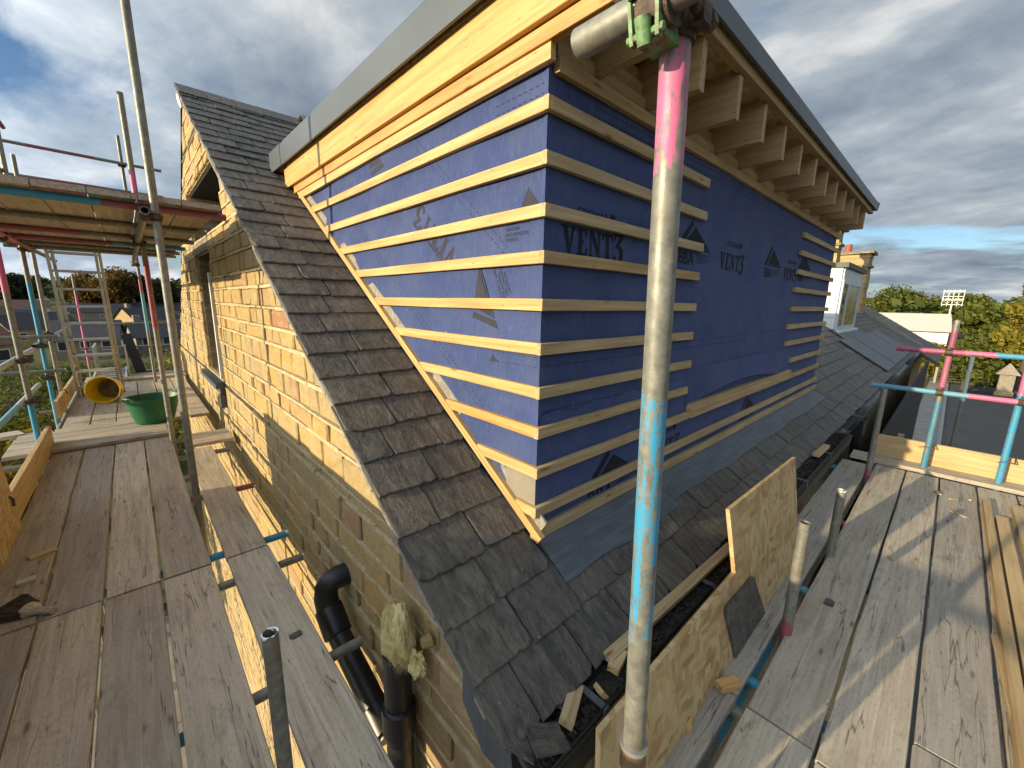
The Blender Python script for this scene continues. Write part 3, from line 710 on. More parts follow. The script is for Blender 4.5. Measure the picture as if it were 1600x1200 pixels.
# lead apron in three sheets below the front
def apron(x0, x1, yl):
    g = G(); nx, ny = 24, 6; vs = []
    for j in range(ny+1):
        y = 1.192+(yl-1.192)*j/ny
        for i in range(nx+1):
            x = x0+(x1-x0)*i/nx; e = .006*math.sin(x*5+1)+.004*math.sin(x*13)
            yy = y+(e if j == ny else 0); vs.append((x, yy, roofz(yy)+.014+.003*math.sin(x*9+j)+(.05 if j == 0 else 0)))
    k = len(vs); vs += [(a, b, c-.004) for a, b, c in vs]
    fs = [(j*(nx+1)+i, (j+1)*(nx+1)+i, (j+1)*(nx+1)+i+1, j*(nx+1)+i+1) for j in range(ny) for i in range(nx)]
    fs += [tuple(k+q for q in f[::-1]) for f in fs]
    a = ny*(nx+1); fs += [(a+i, k+a+i, k+a+i+1, a+i+1) for i in range(nx)]
    return link('lead_apron', g.add(vs, fs).mesh('lead_apron', LEAD, False), None, None, dm)
apron(1.275, 2.35, .985); apron(2.352, 4.2, 1.015); apron(4.202, 6.74, 1.02)

# ---- print on the membrane
LET = {'V': ([(0, 1), (.42, 1), (.42, .92), (.33, .92), (.47, .35), (.6, .92), (.5, .92), (.5, 1), (.82, 1), (.82, .92), (.74, .92), (.5, 0), (.38, 0), (.1, .92), (0, .92)], .84),
 'E': ([(0, 0), (.62, 0), (.66, .3), (.58, .3), (.5, .09), (.33, .09), (.33, .46), (.42, .46), (.42, .56), (.33, .56), (.33, .91), (.48, .91), (.56, .72), (.64, .72), (.62, 1), (0, 1), (0, .92), (.1, .92), (.1, .08), (0, .08)], .70),
 'N': ([(0, 0), (.25, 0), (.25, .08), (.17, .08), (.17, .75), (.58, 0), (.7, 0), (.7, .92), (.78, .92), (.78, 1), (.54, 1), (.54, .92), (.61, .92), (.61, .38), (.27, 1), (0, 1), (0, .92), (.08, .92), (.08, .08), (0, .08)], .82),
 'T': ([(.18, 0), (.56, 0), (.56, .08), (.48, .08), (.48, .91), (.58, .91), (.66, .7), (.74, .7), (.72, 1), (.02, 1), (0, .7), (.08, .7), (.16, .91), (.26, .91), (.26, .08), (.18, .08)], .78),
 '3': ([(0, 1), (.55, 1), (.55, .9), (.3, .6), (.45, .58), (.56, .45), (.56, .2), (.42, .02), (.2, -.02), (0, .08), (.02, .24), (.12, .24), (.16, .1), (.28, .1), (.34, .22), (.34, .4), (.24, .5), (.1, .5), (.1, .57), (.36, .9), (.12, .9), (.08, .74), (0, .74)], .6)}
def flat(polys):
    g = G()
    for p in polys: g.add([(x, y, 0) for x, y in p], [tuple(range(len(p)))])
    return g.mesh('print')
def vent3():
    polys = []; x = 0
    for c in 'VENT3':
        p, w = LET[c]; k = 1.22 if c == '3' else 1
        polys.append([(x+a*k, b*k-(.12 if c == '3' else 0)) for a, b in p]); x += w*k+.04
    return flat(polys), x
V3, V3W = vent3()
BBAT = flat([[(0, 0), (.13, 0), (.455, .86), (.40, 1)], [(.20, .10), (1, .10), (.52, .80)], [(.16, 0), (1.06, 0), (1.03, .06), (.19, .06)]])
def textmesh(s, bold=0):
    cu = bpy.data.curves.new('t', 'FONT'); cu.body = s; cu.size = 1.0; cu.offset = bold; cu.resolution_u = 3
    o = bpy.data.objects.new('t', cu); COL.objects.link(o); dg = bpy.context.evaluated_depsgraph_get()
    me = bpy.data.meshes.new_from_object(o.evaluated_get(dg)); bpy.data.objects.remove(o, do_unlink=True); me.name = 'print'
    w = max((q.co.x for q in me.vertices), default=1); return me, w
def onfront(me, x, z, sxx, szz, name='print', mat=PRINT):
    M = Matrix(((sxx, 0, 0, x), (0, 0, -1, DY), (0, szz, 0, z), (0, 0, 0, 1)))
    me2 = me.copy(); me2.materials.clear(); me2.materials.append(mat); me2.transform(M)
    for q in me2.vertices: q.co.y = DY+wavy(q.co.x, q.co.z)-.0016
    link(name, me2, None, None, dm)
def oncheek(me, y, z, ang, sxx, szz, name='print', mat=PRINTL):
    c, s = math.cos(ang), math.sin(ang)        # local x -> reading direction (r=-y, z)
    ax = Vector((0, -c, s))*sxx; ay = Vector((0, s, c))*szz; nz_ = Vector((-1, 0, 0))
    M = Matrix(((ax.x, ay.x, nz_.x, DX), (ax.y, ay.y, nz_.y, y), (ax.z, ay.z, nz_.z, z), (0, 0, 0, 1)))
    me2 = me.copy(); me2.materials.clear(); me2.materials.append(mat); me2.transform(M)
    for q in me2.vertices: q.co.x = DX+wavy(q.co.y+3, q.co.z)-.0016
    link(name, me2, None, None, dm)
CRO, CROW = textmesh('CROMAR'); BBA, BBAW = textmesh('BBA', .02)
SM, SMW = textmesh('TECHNICAL APPROVAL\nFOR ROOFING\nAND CONSTRUCTION\nCERTIFICATE')
RING = flat([[(.5+.5*math.cos(a*.5236), .5+.5*math.sin(a*.5236)) for a in range(12)]])
def logo_set(x, z, k, tri=True):
    onfront(V3, x, z, .50/V3W*k, .115*k); onfront(CRO, x+.10*k, z+.165*k, .25/CROW*k, .052*k); onfront(RING, x+.36*k, z+.165*k, .045*k, .045*k)
def tri_set(x, z, k):
    onfront(BBAT, x, z, .45*k, .17*k); onfront(BBA, x+.02*k, z-.095*k, .23/BBAW*k, .105*k); onfront(SM, x+.28*k, z-.03*k, .20/SMW*k, .016*k)
logo_set(1.385, 1.80, 1.0); logo_set(3.08, 1.845, 1.0); logo_set(4.66, 1.85, .95); logo_set(2.30, .60, .9)
tri_set(2.44, 1.935, 1.0); tri_set(4.05, 1.945, 1.05); tri_set(5.15, 1.97, 1.1); tri_set(1.66, .615, 1.05); tri_set(3.9, .62, 1.0)
A = math.atan2(.267, -.351)
oncheek(V3, 1.79, 1.83, A, .50/V3W, .115); oncheek(CRO, 1.93, 1.82, A, .25/CROW, .05)
oncheek(BBAT, 1.34, 1.975, 0, .11, .085); oncheek(SM, 1.43, 1.915, 0, .15/SMW, .022)
oncheek(BBAT, 1.47, 1.46, math.atan2(.27, -.13), .33, .16); oncheek(BBAT, 2.55, 2.40, A, .36, .14); oncheek(SM, 1.44, 1.60, math.atan2(.27, -.13), .2/SMW, .02)
oncheek(BBAT, 1.53, 1.30, 0, .06, .035)
# dashed lap lines
def dash_front(g, x, z): 
    w = DY+wavy(x+.01, z)-.0016; g.add([(x, w, z), (x+.02, w, z), (x+.02, w, z+.0032), (x, w, z+.0032)], [(0, 1, 2, 3)])
g = G()
for z in (1.352, 1.308, 1.10, 1.06):
    x = DX+.02
    while x < 5.0: dash_front(g, x, z); x += .034
for z in (2.42, 2.385):
    x = DX+.3
    while x < 4: dash_front(g, x, z); x += .034
kind(link('lap_line', g.mesh('lap_line', PRINT), None, None, dm), 'stuff')
g = G()
def dash_cheek(g, y, z, dy, dz):
    w = DX+wavy(y+3, z)-.0016; n_ = Vector((0, -dz, dy))*.0015; a = Vector((w, y, z)); b = a+Vector((0, dy, dz))*.02
    g.add([a-n_, b-n_, b+n_, a+n_], [(0, 1, 2, 3)])
for off in (0, .055):
    for (ya, za, yb, zb) in ((3.55, 2.47, 1.62, 1.05), (1.95+.3, 2.47, 1.38, 1.75)):
        L_ = math.hypot(yb-ya, zb-za); n_ = int(L_/.034)
        for i in range(n_):
            t = i/n_; yy = ya+(yb-ya)*t-off; z_ = za+(zb-za)*t
            if yy < DY+.03 or z_ < roofz(yy)+.15: continue
            dash_cheek(g, yy, z_, (yb-ya)/L_, (zb-za)/L_)
for z in (2.42, 2.385, 1.352, 1.308):
    y = DY+.02
    while y < DY+.32: dash_cheek(g, y, z, 1, 0); y += .034
kind(link('lap_line', g.mesh('lap_line', PRINTL), None, None, dm), 'stuff')
link('chalk_line', G().add([(2.9+.1*i_, DY+wavy(2.9+.1*i_, 2.27)-.0016, 2.268+.003*k_) for k_ in (0, 1) for i_ in range(24)], [(i_, i_+1, 25+i_, 24+i_) for i_ in range(23)]).mesh('chalk_line', plain('red_chalk', (.30, .03, .05))), None, None, dm)
# ================================================================== gutter and eaves
gt = thing('gutter', 'black half round gutter full of debris along the slate eaves', 'gutter', (3, .68, .15))
def gutter(x0, x1):
    n = 9; vs = []; r = .062; cy_, cz_ = .688, .198
    for x in (x0, x1):
        for rr in (r, r-.004): vs += [(x, cy_+rr*math.cos(math.pi+math.pi*i/n), cz_+rr*math.sin(math.pi+math.pi*i/n)) for i in range(n+1)]
    m_ = n+1
    fs = [(i, i+1, 2*m_+i+1, 2*m_+i) for i in range(n)]+[(m_+i+1, m_+i, 3*m_+i, 3*m_+i+1) for i in range(n)]+[(0, m_, 3*m_, 2*m_), (n, 2*m_+n, 3*m_+n, m_+n)]+[(i+1, i, m_+i, m_+i+1) for i in range(n)]+[(2*m_+i, 2*m_+i+1, 3*m_+i+1, 3*m_+i) for i in range(n)]
    return G().add(vs, fs).mesh('channel', BLACKP, True)
for k, (a, b) in enumerate([(.74, 3.3), (3.31, 6.2), (6.21, 10.2), (10.21, 15), (15.01, 22)]): link('channel', gutter(a, b), None, None, gt)
for x in (1.05, 2.0, 2.95, 3.9, 4.85, 5.8, 6.9, 8, 9): link('gutter_bracket', G().box((x, .618, .19), (x+.025, .76, .196)).box((x, .617, .13), (x+.025, .624, .19)).mesh('gutter_bracket', LEAD), None, None, gt)
link('fascia_board', G().box((.76, .762, .03), (22, .782, .165)).mesh('fascia_board', plain('black_fascia', (.02, .018, .016), .7)), None, None, gt)
link('lower_trim', G().box((.76, .63, .02), (6.2, .65, .10)).mesh('lower_trim', plain('olive_trim', (.06, .055, .035), .6)), None, None, gt)
dbm = plain('gutter_debris', (.035, .028, .022), .95, 0, .6, 60, 1)
g = G()
for i in range(900):
    x = .78+random.random()**1.6*5.2; y = random.uniform(.645, .735); s = random.uniform(.004, .014)
    M = Matrix.Translation((x, y, .160+random.uniform(0, .016)-abs(y-.69)*-.15)) @ Matrix.Rotation(random.uniform(0, 3), 4, Vector((random.random(), random.random(), 1)))
    g.box((-s, -s*.6, -s*.3), (s, s*.6, s*.3), M)
g.box((.75, .640, .13), (6.0, .738, .162))
kind(link('debris', g.mesh('debris', dbm), None, None, gt), 'stuff')
def loose(name, p, size, mat, label, cat, rot=(0, 0, 0), group=None, jit=.002):
    me = plankmesh(name, size[0], size[1], size[2], mat, .002, 2, jit); o = link(name, me, None, Matrix.Translation(p) @ Matrix.Rotation(rot[2], 4, 'Z') @ Matrix.Rotation(rot[1], 4, 'Y') @ Matrix.Rotation(rot[0], 4, 'X') @ Matrix.Translation((-size[0]/2, 0, 0)))
    return tag(o, label, cat, group)
timb = timber('timber_lath', (1.22, .728, .202), (2.42, .690, .202), .05, .022, PINE2); tag(timb, 'weathered timber lath lying in the gutter beside the eaves slates', 'lath')
timb = timber('timber_lath', (2.95, .70, .205), (3.55, .69, .205), .06, .025, PINE2); tag(timb, 'short timber offcut lying in the gutter beyond the leaning chipboard', 'offcut')
timb = timber('timber_lath', (4.6, .70, .205), (5.0, .69, .205), .055, .035, TOE); tag(timb, 'small pale timber block wedged in the far stretch of gutter', 'offcut')
loose('wood_block', (.98, .715, .178), (.16, .05, .035), PINE2, 'weathered wood block in the gutter below the second eaves slate', 'wood block', (.2, .1, .45))
loose('wood_block', (1.25, .70, .190), (.10, .045, .03), TOE, 'pale wood block in the gutter at the end of the lath', 'wood block', (.1, 0, .2))
loose('wood_block', (1.10, .68, .178), (.06, .03, .02), TOE, 'tiny upright wood chip in the gutter between two wood blocks', 'wood block', (.9, .3, 1.1))
for (x, y, r_, lab, sz) in [(.80, .70, .5, 'broken slate piece in the gutter at the gable corner', .13), (.88, .66, 1.2, 'broken slate shard lying flat in the gutter near the corner', .10)]:
    o = link('slate_shard', slatemesh(sz, sz*1.3).mesh('slate_shard', SLATE), None, Matrix.Translation((x, y, .19)) @ Matrix.Rotation(r_, 4, 'Z') @ Matrix.Rotation(.3, 4, 'X')); tag(o, lab, 'slate')
g = G().box((0, -.011, 0), (.13, .011, .002))
o = link('lead_clip', g.mesh('lead_clip', LEAD), None, frame((.915, .80, roofz(.79)-.02), (.45, -.85, -.28), z=(0, -.3, 1))); tag(o, 'folded lead strip hanging over the eaves slate into the gutter', 'lead strip')

# ================================================================== soil pipe on the gable wall
sp = thing('soil_pipe', 'black plastic soil pipe with elbow running along the gable wall', 'pipe', (.665, 1.42, -6.4))
link('elbow', smooth_by_angle(G().sweep([(.77, 2.19, .015), (.70, 2.195, .015), (.665, 2.20, .005), (.64, 2.205, -.03), (.63, 2.20, -.085), (.632, 2.17, -.15), (.636, 2.13, -.20)], .064).mesh('elbow', BLACKP)), None, None, sp)
link('branch_pipe', smooth_by_angle(G().sweep([(.635, 2.16, -.17), (.64, 2.08, -.23), (.668, 1.52, -.45)], .060).mesh('branch_pipe', BLACKP)), None, None, sp)
link('socket', smooth_by_angle(G().sweep([(.6335, 2.185, -.14), (.634, 2.18, -.145), (.638, 2.06, -.24), (.6385, 2.055, -.245)], [.062, .074, .074, .062]).mesh('socket', BLACKP)), None, None, sp)
link('stack', smooth_by_angle(G().sweep([(.672, 1.42, .10), (.672, 1.42, -6.45)], .060).mesh('stack', BLACKP)), None, None, sp)
link('socket', smooth_by_angle(G().sweep([(.672, 1.42, -.17), (.672, 1.42, -.18), (.672, 1.42, -.30), (.672, 1.42, -.31)], [.061, .074, .074, .061]).mesh('socket', BLACKP)), None, None, sp)
link('socket', smooth_by_angle(G().sweep([(.662, 1.66, -.395), (.662, 1.655, -.397), (.666, 1.54, -.443), (.667, 1.535, -.445)], [.061, .074, .074, .061]).mesh('socket', BLACKP)), None, None, sp)
# mineral wool stuffed over the open pipe
g = G(); 
bm = bmesh.new(); bmesh.ops.create_icosphere(bm, subdivisions=5, radius=1)
for q in bm.verts:
    c = q.co.copy(); k = 1+.24*mn.noise(c*1.5)+.07*mn.noise(c*4.5+Vector((3, 1, 2)))+.035*mn.noise(Vector((c.x*22, c.y*22, c.z*4)))
    taper = 1-.30*max(0, c.z); q.co = Vector((c.x*.058*k*taper, c.y*.100*k*taper, c.z*.165*k))
me = bpy.data.meshes.new('wool'); bm.to_mesh(me); bm.free(); me.materials.append(WOOL)
wl = link('insulation_wool', me, None, Matrix.Translation((.672, 1.40, .20)) @ Matrix.Rotation(.18, 4, 'X')); tag(wl, 'yellow mineral wool stuffed on top of the black pipe stack', 'insulation')
g = G()
for i in range(2200):
    a = random.uniform(0, 6.28); z = random.uniform(-.17, .15); rr = math.sqrt(max(.05, 1-(z/.17)**2))
    p = Vector((.058*rr*math.cos(a), .10*rr*math.sin(a), z)); e = p+Vector((random.uniform(-.012, .012), random.uniform(-.016, .016), random.uniform(-.05, .005)))
    g.cyl(p, e, .0007, .0002, 3, False)
for i in range(60):
    p = Vector((random.uniform(-.02, .02), random.uniform(-.06, .0), -.15)); g.cyl(p, p+Vector((random.uniform(-.01, .01), random.uniform(-.02, .02), random.uniform(-.14, -.03))), .0022, .0004, 3, False)
link('wool_fibre', g.mesh('wool_fibre', WOOL), None, WM[wl.name].copy(), wl)
bm = bmesh.new(); bmesh.ops.create_icosphere(bm, subdivisions=4, radius=1)
for q in bm.verts:
    c = q.co.copy(); k = 1+.45*mn.noise(c*2.1+Vector((9, 0, 0)))+.25*mn.noise(c*7)+.1*mn.noise(c*20); q.co = Vector((c.x*.028*k, c.y*.045*k, c.z*.055*k))
me = bpy.data.meshes.new('wool_tuft'); bm.to_mesh(me); bm.free(); me.materials.append(WOOL)
link('wool_tuft', me, None, Matrix.Translation((.690, 1.275, .135)), wl)
link('foam_blob', G().cyl((.735, 1.245, .24), (.70, 1.25, .24), .03, .02, 8).mesh('foam_blob', plain('foam', (.30, .20, .07), .8)), None, None, wl)

# ================================================================== scaffold boards
HOOP = plain('hoop_iron', (.16, .14, .12), .5, .6, .3)
def sboard(p0, p1, z, label, w=.222, t=.038, tone=None, group='scaffold boards', band=True, painted=None):
    p0 = Vector((*p0, z-t)); p1 = Vector((*p1, z-t)); L = (p1-p0).length
    p0.x += random.uniform(-.002, .002); p1.z += random.uniform(-.003, .002)
    me = plankmesh('scaffold_board', L, w, t, BOARD, .004, max(6, int(L/.3)), .0022, .01)
    o = link('scaffold_board', me, None, frame(p0, p1-p0, z=(0, 0, 1))); tag(o, label, 'scaffold board', group)
    if band:
        for xx in (.004, L-.034): link('end_band', G().box((xx, -w/2-.0025, -.0025), (xx+.03, w/2+.0025, t+.0022)).mesh('end_band', painted or HOOP), None, WM[o.name].copy(), o)
    return o
colsL = [(-.742, -.520), (-.510, -.286), (-.276, -.051), (-.040, .184), (.262, .487)]
nmL = ['beside the toe board', 'second from the toe board', 'third from the toe board', 'beside the gap with the tall pole', 'nearest the gable wall']
for (a, b), n_ in zip(colsL, nmL):
    c = (a+b)/2; e = .012 if n_[0] != 'n' else .05
    sboard((c, .62), (c, 2.828), 0, 'near left deck board, '+n_, b-a-.002, band=False)
    sboard((c, 2.845), (c, 6.15 if n_[0] != 'n' else 5.28), 0, 'left deck board beyond the joint, '+n_, b-a-.002, band=False)
for i, y in enumerate((6.09, 6.325, 6.56, 6.795)):
    sboard((-1.06, y), (.235 if i > 1 else .17, y), .042+.003, 'sunlit cross board on the left deck, row %s from the front' % ('one', 'two', 'three', 'four')[i], .228, group='cross boards', band=False)
sboard((.30, 5.42), (.70, 5.42), .042, 'short thick board end beside the wall next to the tall poles', .22, band=False, group='cross boards')
sboard((.30, 5.66), (.70, 5.66), .042, 'short board end behind the thick one beside the gable wall', .22, band=False, group='cross boards')
for i, (a, b) in enumerate([(-.76, -.53), (-.52, -.29), (-.28, -.05), (-.04, .19), (.20, .43), (.44, .66)]):
    sboard(((a+b)/2, 6.9), ((a+b)/2, 11.4), 0, 'board of the far left deck, %s from the outer edge, towards the ladder' % ('first', 'second', 'third', 'fourth', 'fifth', 'sixth')[i], b-a-.004, group='far deck boards', band=False)
for i, y in enumerate((10.55, 10.8, 11.05)):
    sboard((-.3, y), (.7, y), .045, 'board laid crosswise behind the ladder, %s row' % ('front', 'middle', 'rear')[i], .225, band=False, group='far deck boards')
# toe boards standing on edge
def toeboard(p0, p1, label, h=.225, t=.036, up=None):
    p0 = Vector(p0); p1 = Vector(p1); L = (p1-p0).length
    me = plankmesh('toe_board', L, h, t, TOE, .003, 8, .0015); d_ = (p1-p0).normalized(); side = Vector((0, 0, 1)).cross(d_)
    o = link('toe_board', me, None, frame(p0+Vector((0, 0, h/2)), d_, z=side)); tag(o, label, 'toe board', 'toe boards'); return o
t1 = toeboard((-.752, 1.2, .0), (-.745, 6.30, .0), 'timber toe board on edge along the outer side of the near left deck')
for y in (4.12, 6.22):
    link('board_clip', smooth_by_angle(G().sweep([(-.80, y, .13), (-.80, y, .235), (-.775, y, .25), (-.735, y, .248), (-.722, y, .23), (-.724, y, .18)], .008, 8).mesh('board_clip', RUST)), None, None, t1)
t2 = toeboard((-.815, 7.75, .0), (-.80, 10.7, .0), 'timber toe board on edge further along, in front of the yellow bucket')
link('board_clip', smooth_by_angle(G().sweep([(-.88, 8.5, .15), (-.88, 8.5, .235), (-.85, 8.5, .25), (-.80, 8.5, .248), (-.785, 8.5, .18)], .008, 8).mesh('board_clip', RUST)), None, None, t2)
sboard((-1.05, 6.95), (-2.1, 6.6), .06, 'dark board end sticking out past the blue pole at far left', .225, band=False)
# made-up sheets out of view, added to shade the deck and wall foot
st = thing('shade_sheets', 'unseen chipboard sheets added to shade the deck and wall foot', 'sheets', (-.78, 2.4, 0))
for k in range(3):
    M = frame((-.74-.022*k, .75+.05*k, 0.002), (0, 1, 0), z=(1, 0, .06)); link('sheet', G().box((0, 0, 0), (3.45, .985, .018), M).mesh('sheet', OSB), None, None, st)

rows = [(.108, .333, 'beside the line of short poles'), (-.127, .097, 'second from the house'), (-.362, -.138, 'third from the house'), (-.597, -.373, 'fourth from the house, under the timber stack'), (-.832, -.608, 'fifth from the house at the picture edge')]
for i, (a, b, n_) in enumerate(rows):
    xj = (1.635, 1.60, 1.95, 2.05, 1.3)[i]; c = (a+b)/2
    sboard((-.9, c), (xj, c), 0, 'near right deck board, '+n_, b-a-.002, band=False)
    sboard((xj+.012, c), (5.52, c), 0, 'long right deck board, '+n_, b-a-.002, band=False)
sboard((.80, .489), (1.655, .489), -.004, 'near inner board below the leaning chipboard and foreground pole', .222, band=False)
sboard((1.668, .489), (5.45, .489), 0, 'long inner board along the eaves under the leaning slate', .222, band=False)
sboard((5.66, .55), (5.66, -1.4), .042, 'board laid across the far end of the right deck', .225, band=False)
t3 = toeboard((5.765, .40, .04), (5.765, -1.6, .04), 'timber toe board closing the far end of the right deck')
# loose timbers on the right deck
for i, (y0, y1, x0, x1, w, tt, m_) in enumerate([(-.412, -.405, 1.2, 5.06, .042, .05, PINE2), (-.475, -.478, 1.5, 4.75, .065, .032, TOE), (-.555, -.572, 1.3, 5.1, .060, .045, PINE2)]):
    o = timber('loose_timber', (x0, y0, .001), (x1, y1, .001), w, tt, m_); tag(o, ('slim pale timber lying on the right deck, nearest the house', 'flat timber between the two pale ones on the right deck', 'thick pale timber lying on the right deck at the picture edge')[i], 'timber', 'loose timbers')
o = timber('loose_timber', (2.95, -.375, .001), (2.35, -.40, .012), .025, .018, PINE2); tag(o, 'thin splinter of timber poking out from under the loose timbers', 'timber', 'loose timbers')
# wood chips and cubes
loose('wood_offcut', (1.673, .415, .001), (.10, .045, .03), PINE, 'pale wood offcut at the board joint below the leaning slate', 'offcut', (0, 0, -.5))
loose('wood_offcut', (1.391, .467, -.003), (.06, .04, .028), PINE, 'small pale wood cube on the board below the chipboard', 'offcut', (0, 0, .3))
loose('wood_offcut', (1.345, .475, -.003), (.035, .03, .008), PINE, 'tiny flat wood chip beside the pale cube', 'offcut', (0, 0, .9))
for i, (x, y, s, r_) in enumerate([(5.05, -.13, .13, .2), (4.62, -.27, .12, 1.0), (4.66, -.21, .06, .4), (5.08, -.33, .08, -.3), (3.42, .045, .07, .6), (4.98, -.22, .10, -.6), (5.3, .07, .06, .2)]):
    loose('wood_chip', (x, y, .001), (s*.62, s*.26, .010), PINE2, ('long pale wood chip by the far board gap', 'pale wood chip on the third board of the right deck', 'little chip beside the pale one on the third board', 'pale chip by the end of the loose timbers', 'bright chip on the board in front of the tube shadow', 'thin splinter chip near the far board ends', 'small chip at the foot of the far toe board')[i], 'wood chip', (0, 0, r_), 'wood chips')
o = link('slate_chip', slatemesh(.06, .04).mesh('slate_chip', SLATE), None, Matrix.Translation((2.62, .21, .001))); tag(o, 'small slate chip lying on the first board of the right deck', 'slate')
o = link('slate_chip', slatemesh(.05, .03).mesh('slate_chip', SLATE), None, Matrix.Translation((.40, 1.9, .001))); tag(o, 'small slate chip lying on the inner left board by the pipe', 'slate')
loose('wood_chip', (-.57, 3.62, .001), (.12, .05, .015), TOE, 'dark wood chip on the left deck beside the toe board', 'wood chip', (0, 0, .4), 'wood chips')
loose('wood_chip', (-.60, 3.30, .001), (.07, .05, .022), BOARD, 'small dark wood lump on the left deck above the brush', 'wood chip', (0, 0, .1), 'wood chips')

# ================================================================== chipboard and slate leaning by the gutter
oy0, oy1 = .455, .56
Mo = frame((.80, .455, .001), (1, 0, 0), z=(0, -1, .165))       # local y runs up the sheet
pts = [(0, 0), (2.2, 0), (2.22, .655), (1.10, .685), (1.13, .37), (.06, .37)]
o = link('chipboard_sheet', G().prism(pts, -.018, 0, Mo).mesh('chipboard_sheet', OSB), None, None); tag(o, 'L-shaped chipboard sheet standing on the deck against the gutter', 'chipboard')
# keep the grain in the plane of the sheet
o = link('leaning_slate', G().prism([(1.05, .004), (1.47, .0), (1.335, .262), (1.30, .275), (.985, .285), (.965, .265)], .004, .013, Mo).mesh('leaning_slate', SLATE), None, None); tag(o, 'loose grey slate leaning against the chipboard sheet', 'slate')
# ================================================================== scaffold tubes
def standard(x, y, z1, zones, label, z0=-6.5, dx=0, dy=0):
    return tube((x-dx*(0-z0)*0, y, z0), (x+dx, y+dy, z1), [(z-z0, c) for z, c in zones], label)
B0 = (-6.5, None)
p1 = standard(.212, 3.76, 4.4, [B0], 'tall bare galvanised pole rising past the platform beside the gable')
p2 = standard(.188, 5.72, 3.47, [B0, (1.25, RED), (1.95, None), (2.3, PINK), (2.75, None)], 'galvanised pole with pink stretch just behind the tallest pole')
p3 = standard(.215, 10.0, 4.2, [B0, (.9, PALEB), (1.6, RED), (1.9, None)], 'far pole with blue and red stretches beyond the platform, by the ladder')
ls = standard(.203, 1.31, .556, [B0], 'short dark grey pole stub between the boards at lower left')
o1 = standard(-.845, 6.27, 3.2, [B0, (-.6, BLUE), (.48, None), (1.55, PINK), (2.15, None)], 'pole at the far left, pink above and blue at its foot')
o2 = standard(-.875, 7.98, 3.72, [B0, (-1.5, PALEB), (.2, BLUE), (1.72, None)], 'blue painted pole with couplers at the far left')
o3 = standard(-.905, 9.12, 3.45, [B0], 'bare galvanised pole just right of the blue pole')
o4 = standard(-.79, 13.0, 2.02, [B0, (.0, PINK), (1.55, None)], 'slim pink pole seen through the ladder rungs')
TAN = None
lg = tube((.155, 3.66, 2.125), (.155, 10.3, 2.125), [(0, None)], 'horizontal tube under the platform with its open end facing the camera')
lo = tube((-.79, 4.6, 2.125), (-.79, 10.3, 2.125), [(0, RED), (.9, PINK), (2.2, RED), (3.4, None)], 'outer horizontal tube under the platform at far left')
trn = [(3.91, [(0, BLUE), (.55, BLUE), (1.0, RED), (1.72, None)], 'nearest crosswise tube under the upper platform, painted blue and red'),
       (4.95, [(0, None)], 'second crosswise tube under the upper platform'), (5.95, [(0, RED), (.8, None)], 'third crosswise tube under the upper platform, red at left'),
       (6.85, [(0, RED), (1.0, PALEB)], 'fourth crosswise tube under the upper platform'), (7.6, [(0, None)], 'fifth crosswise tube under the upper platform'), (8.25, [(0, None)], 'farthest crosswise tube under the upper platform')]
for y, zs, lab in trn:
    tt = tube((-1.05, y, 2.178), (.63, y, 2.178), zs, lab)
for (par, p, zd, xd) in [(p1, (.212, 3.76, 2.10), (0, 0, 1), (0, -1, 0)), (p2, (.188, 5.72, 2.10), (0, 0, 1), (0, -1, 0)), (o1, (-.845, 6.27, 2.10), (0, 0, 1), (0, 1, 0)), (o2, (-.875, 7.98, 2.12), (0, 0, 1), (0, 1, 0)),
                         (p3, (.215, 10, 2.12), (0, 0, 1), (0, -1, 0)), (o1, (-.845, 6.27, .93), (0, 0, 1), (0, 1, 0)), (o1, (-.845, 6.27, .51), (0, 0, 1), (0, 1, 0)), (o2, (-.875, 7.98, .93), (0, 0, 1), (1, 0, 0)), (o2, (-.875, 7.98, .51), (0, 0, 1), (1, 0, 0)),
                         (o3, (-.905, 9.12, 1.0), (0, 0, 1), (1, 0, 0)), (p3, (.215, 10, 3.73), (0, 0, 1), (-1, 0, 0))]: coupler(par, p, zd, xd)
# platform boards
PB = plain('blue_end_paint', (.05, .16, .27), .6, 0, .5, 30); PR = plain('red_end_paint', (.30, .06, .10), .6, 0, .5, 30)
for i in range(7):
    x = -.92+.233*i; nm_ = ('first', 'second', 'third', 'fourth', 'fifth', 'sixth', 'seventh')[i]
    sboard((x, 3.80), (x, 8.45), 2.245, '%s platform board from the left overhead, seen from below' % nm_, .224, group='platform boards', painted=(PR, PB, BOARD, PR, PB, PB, PR)[i])
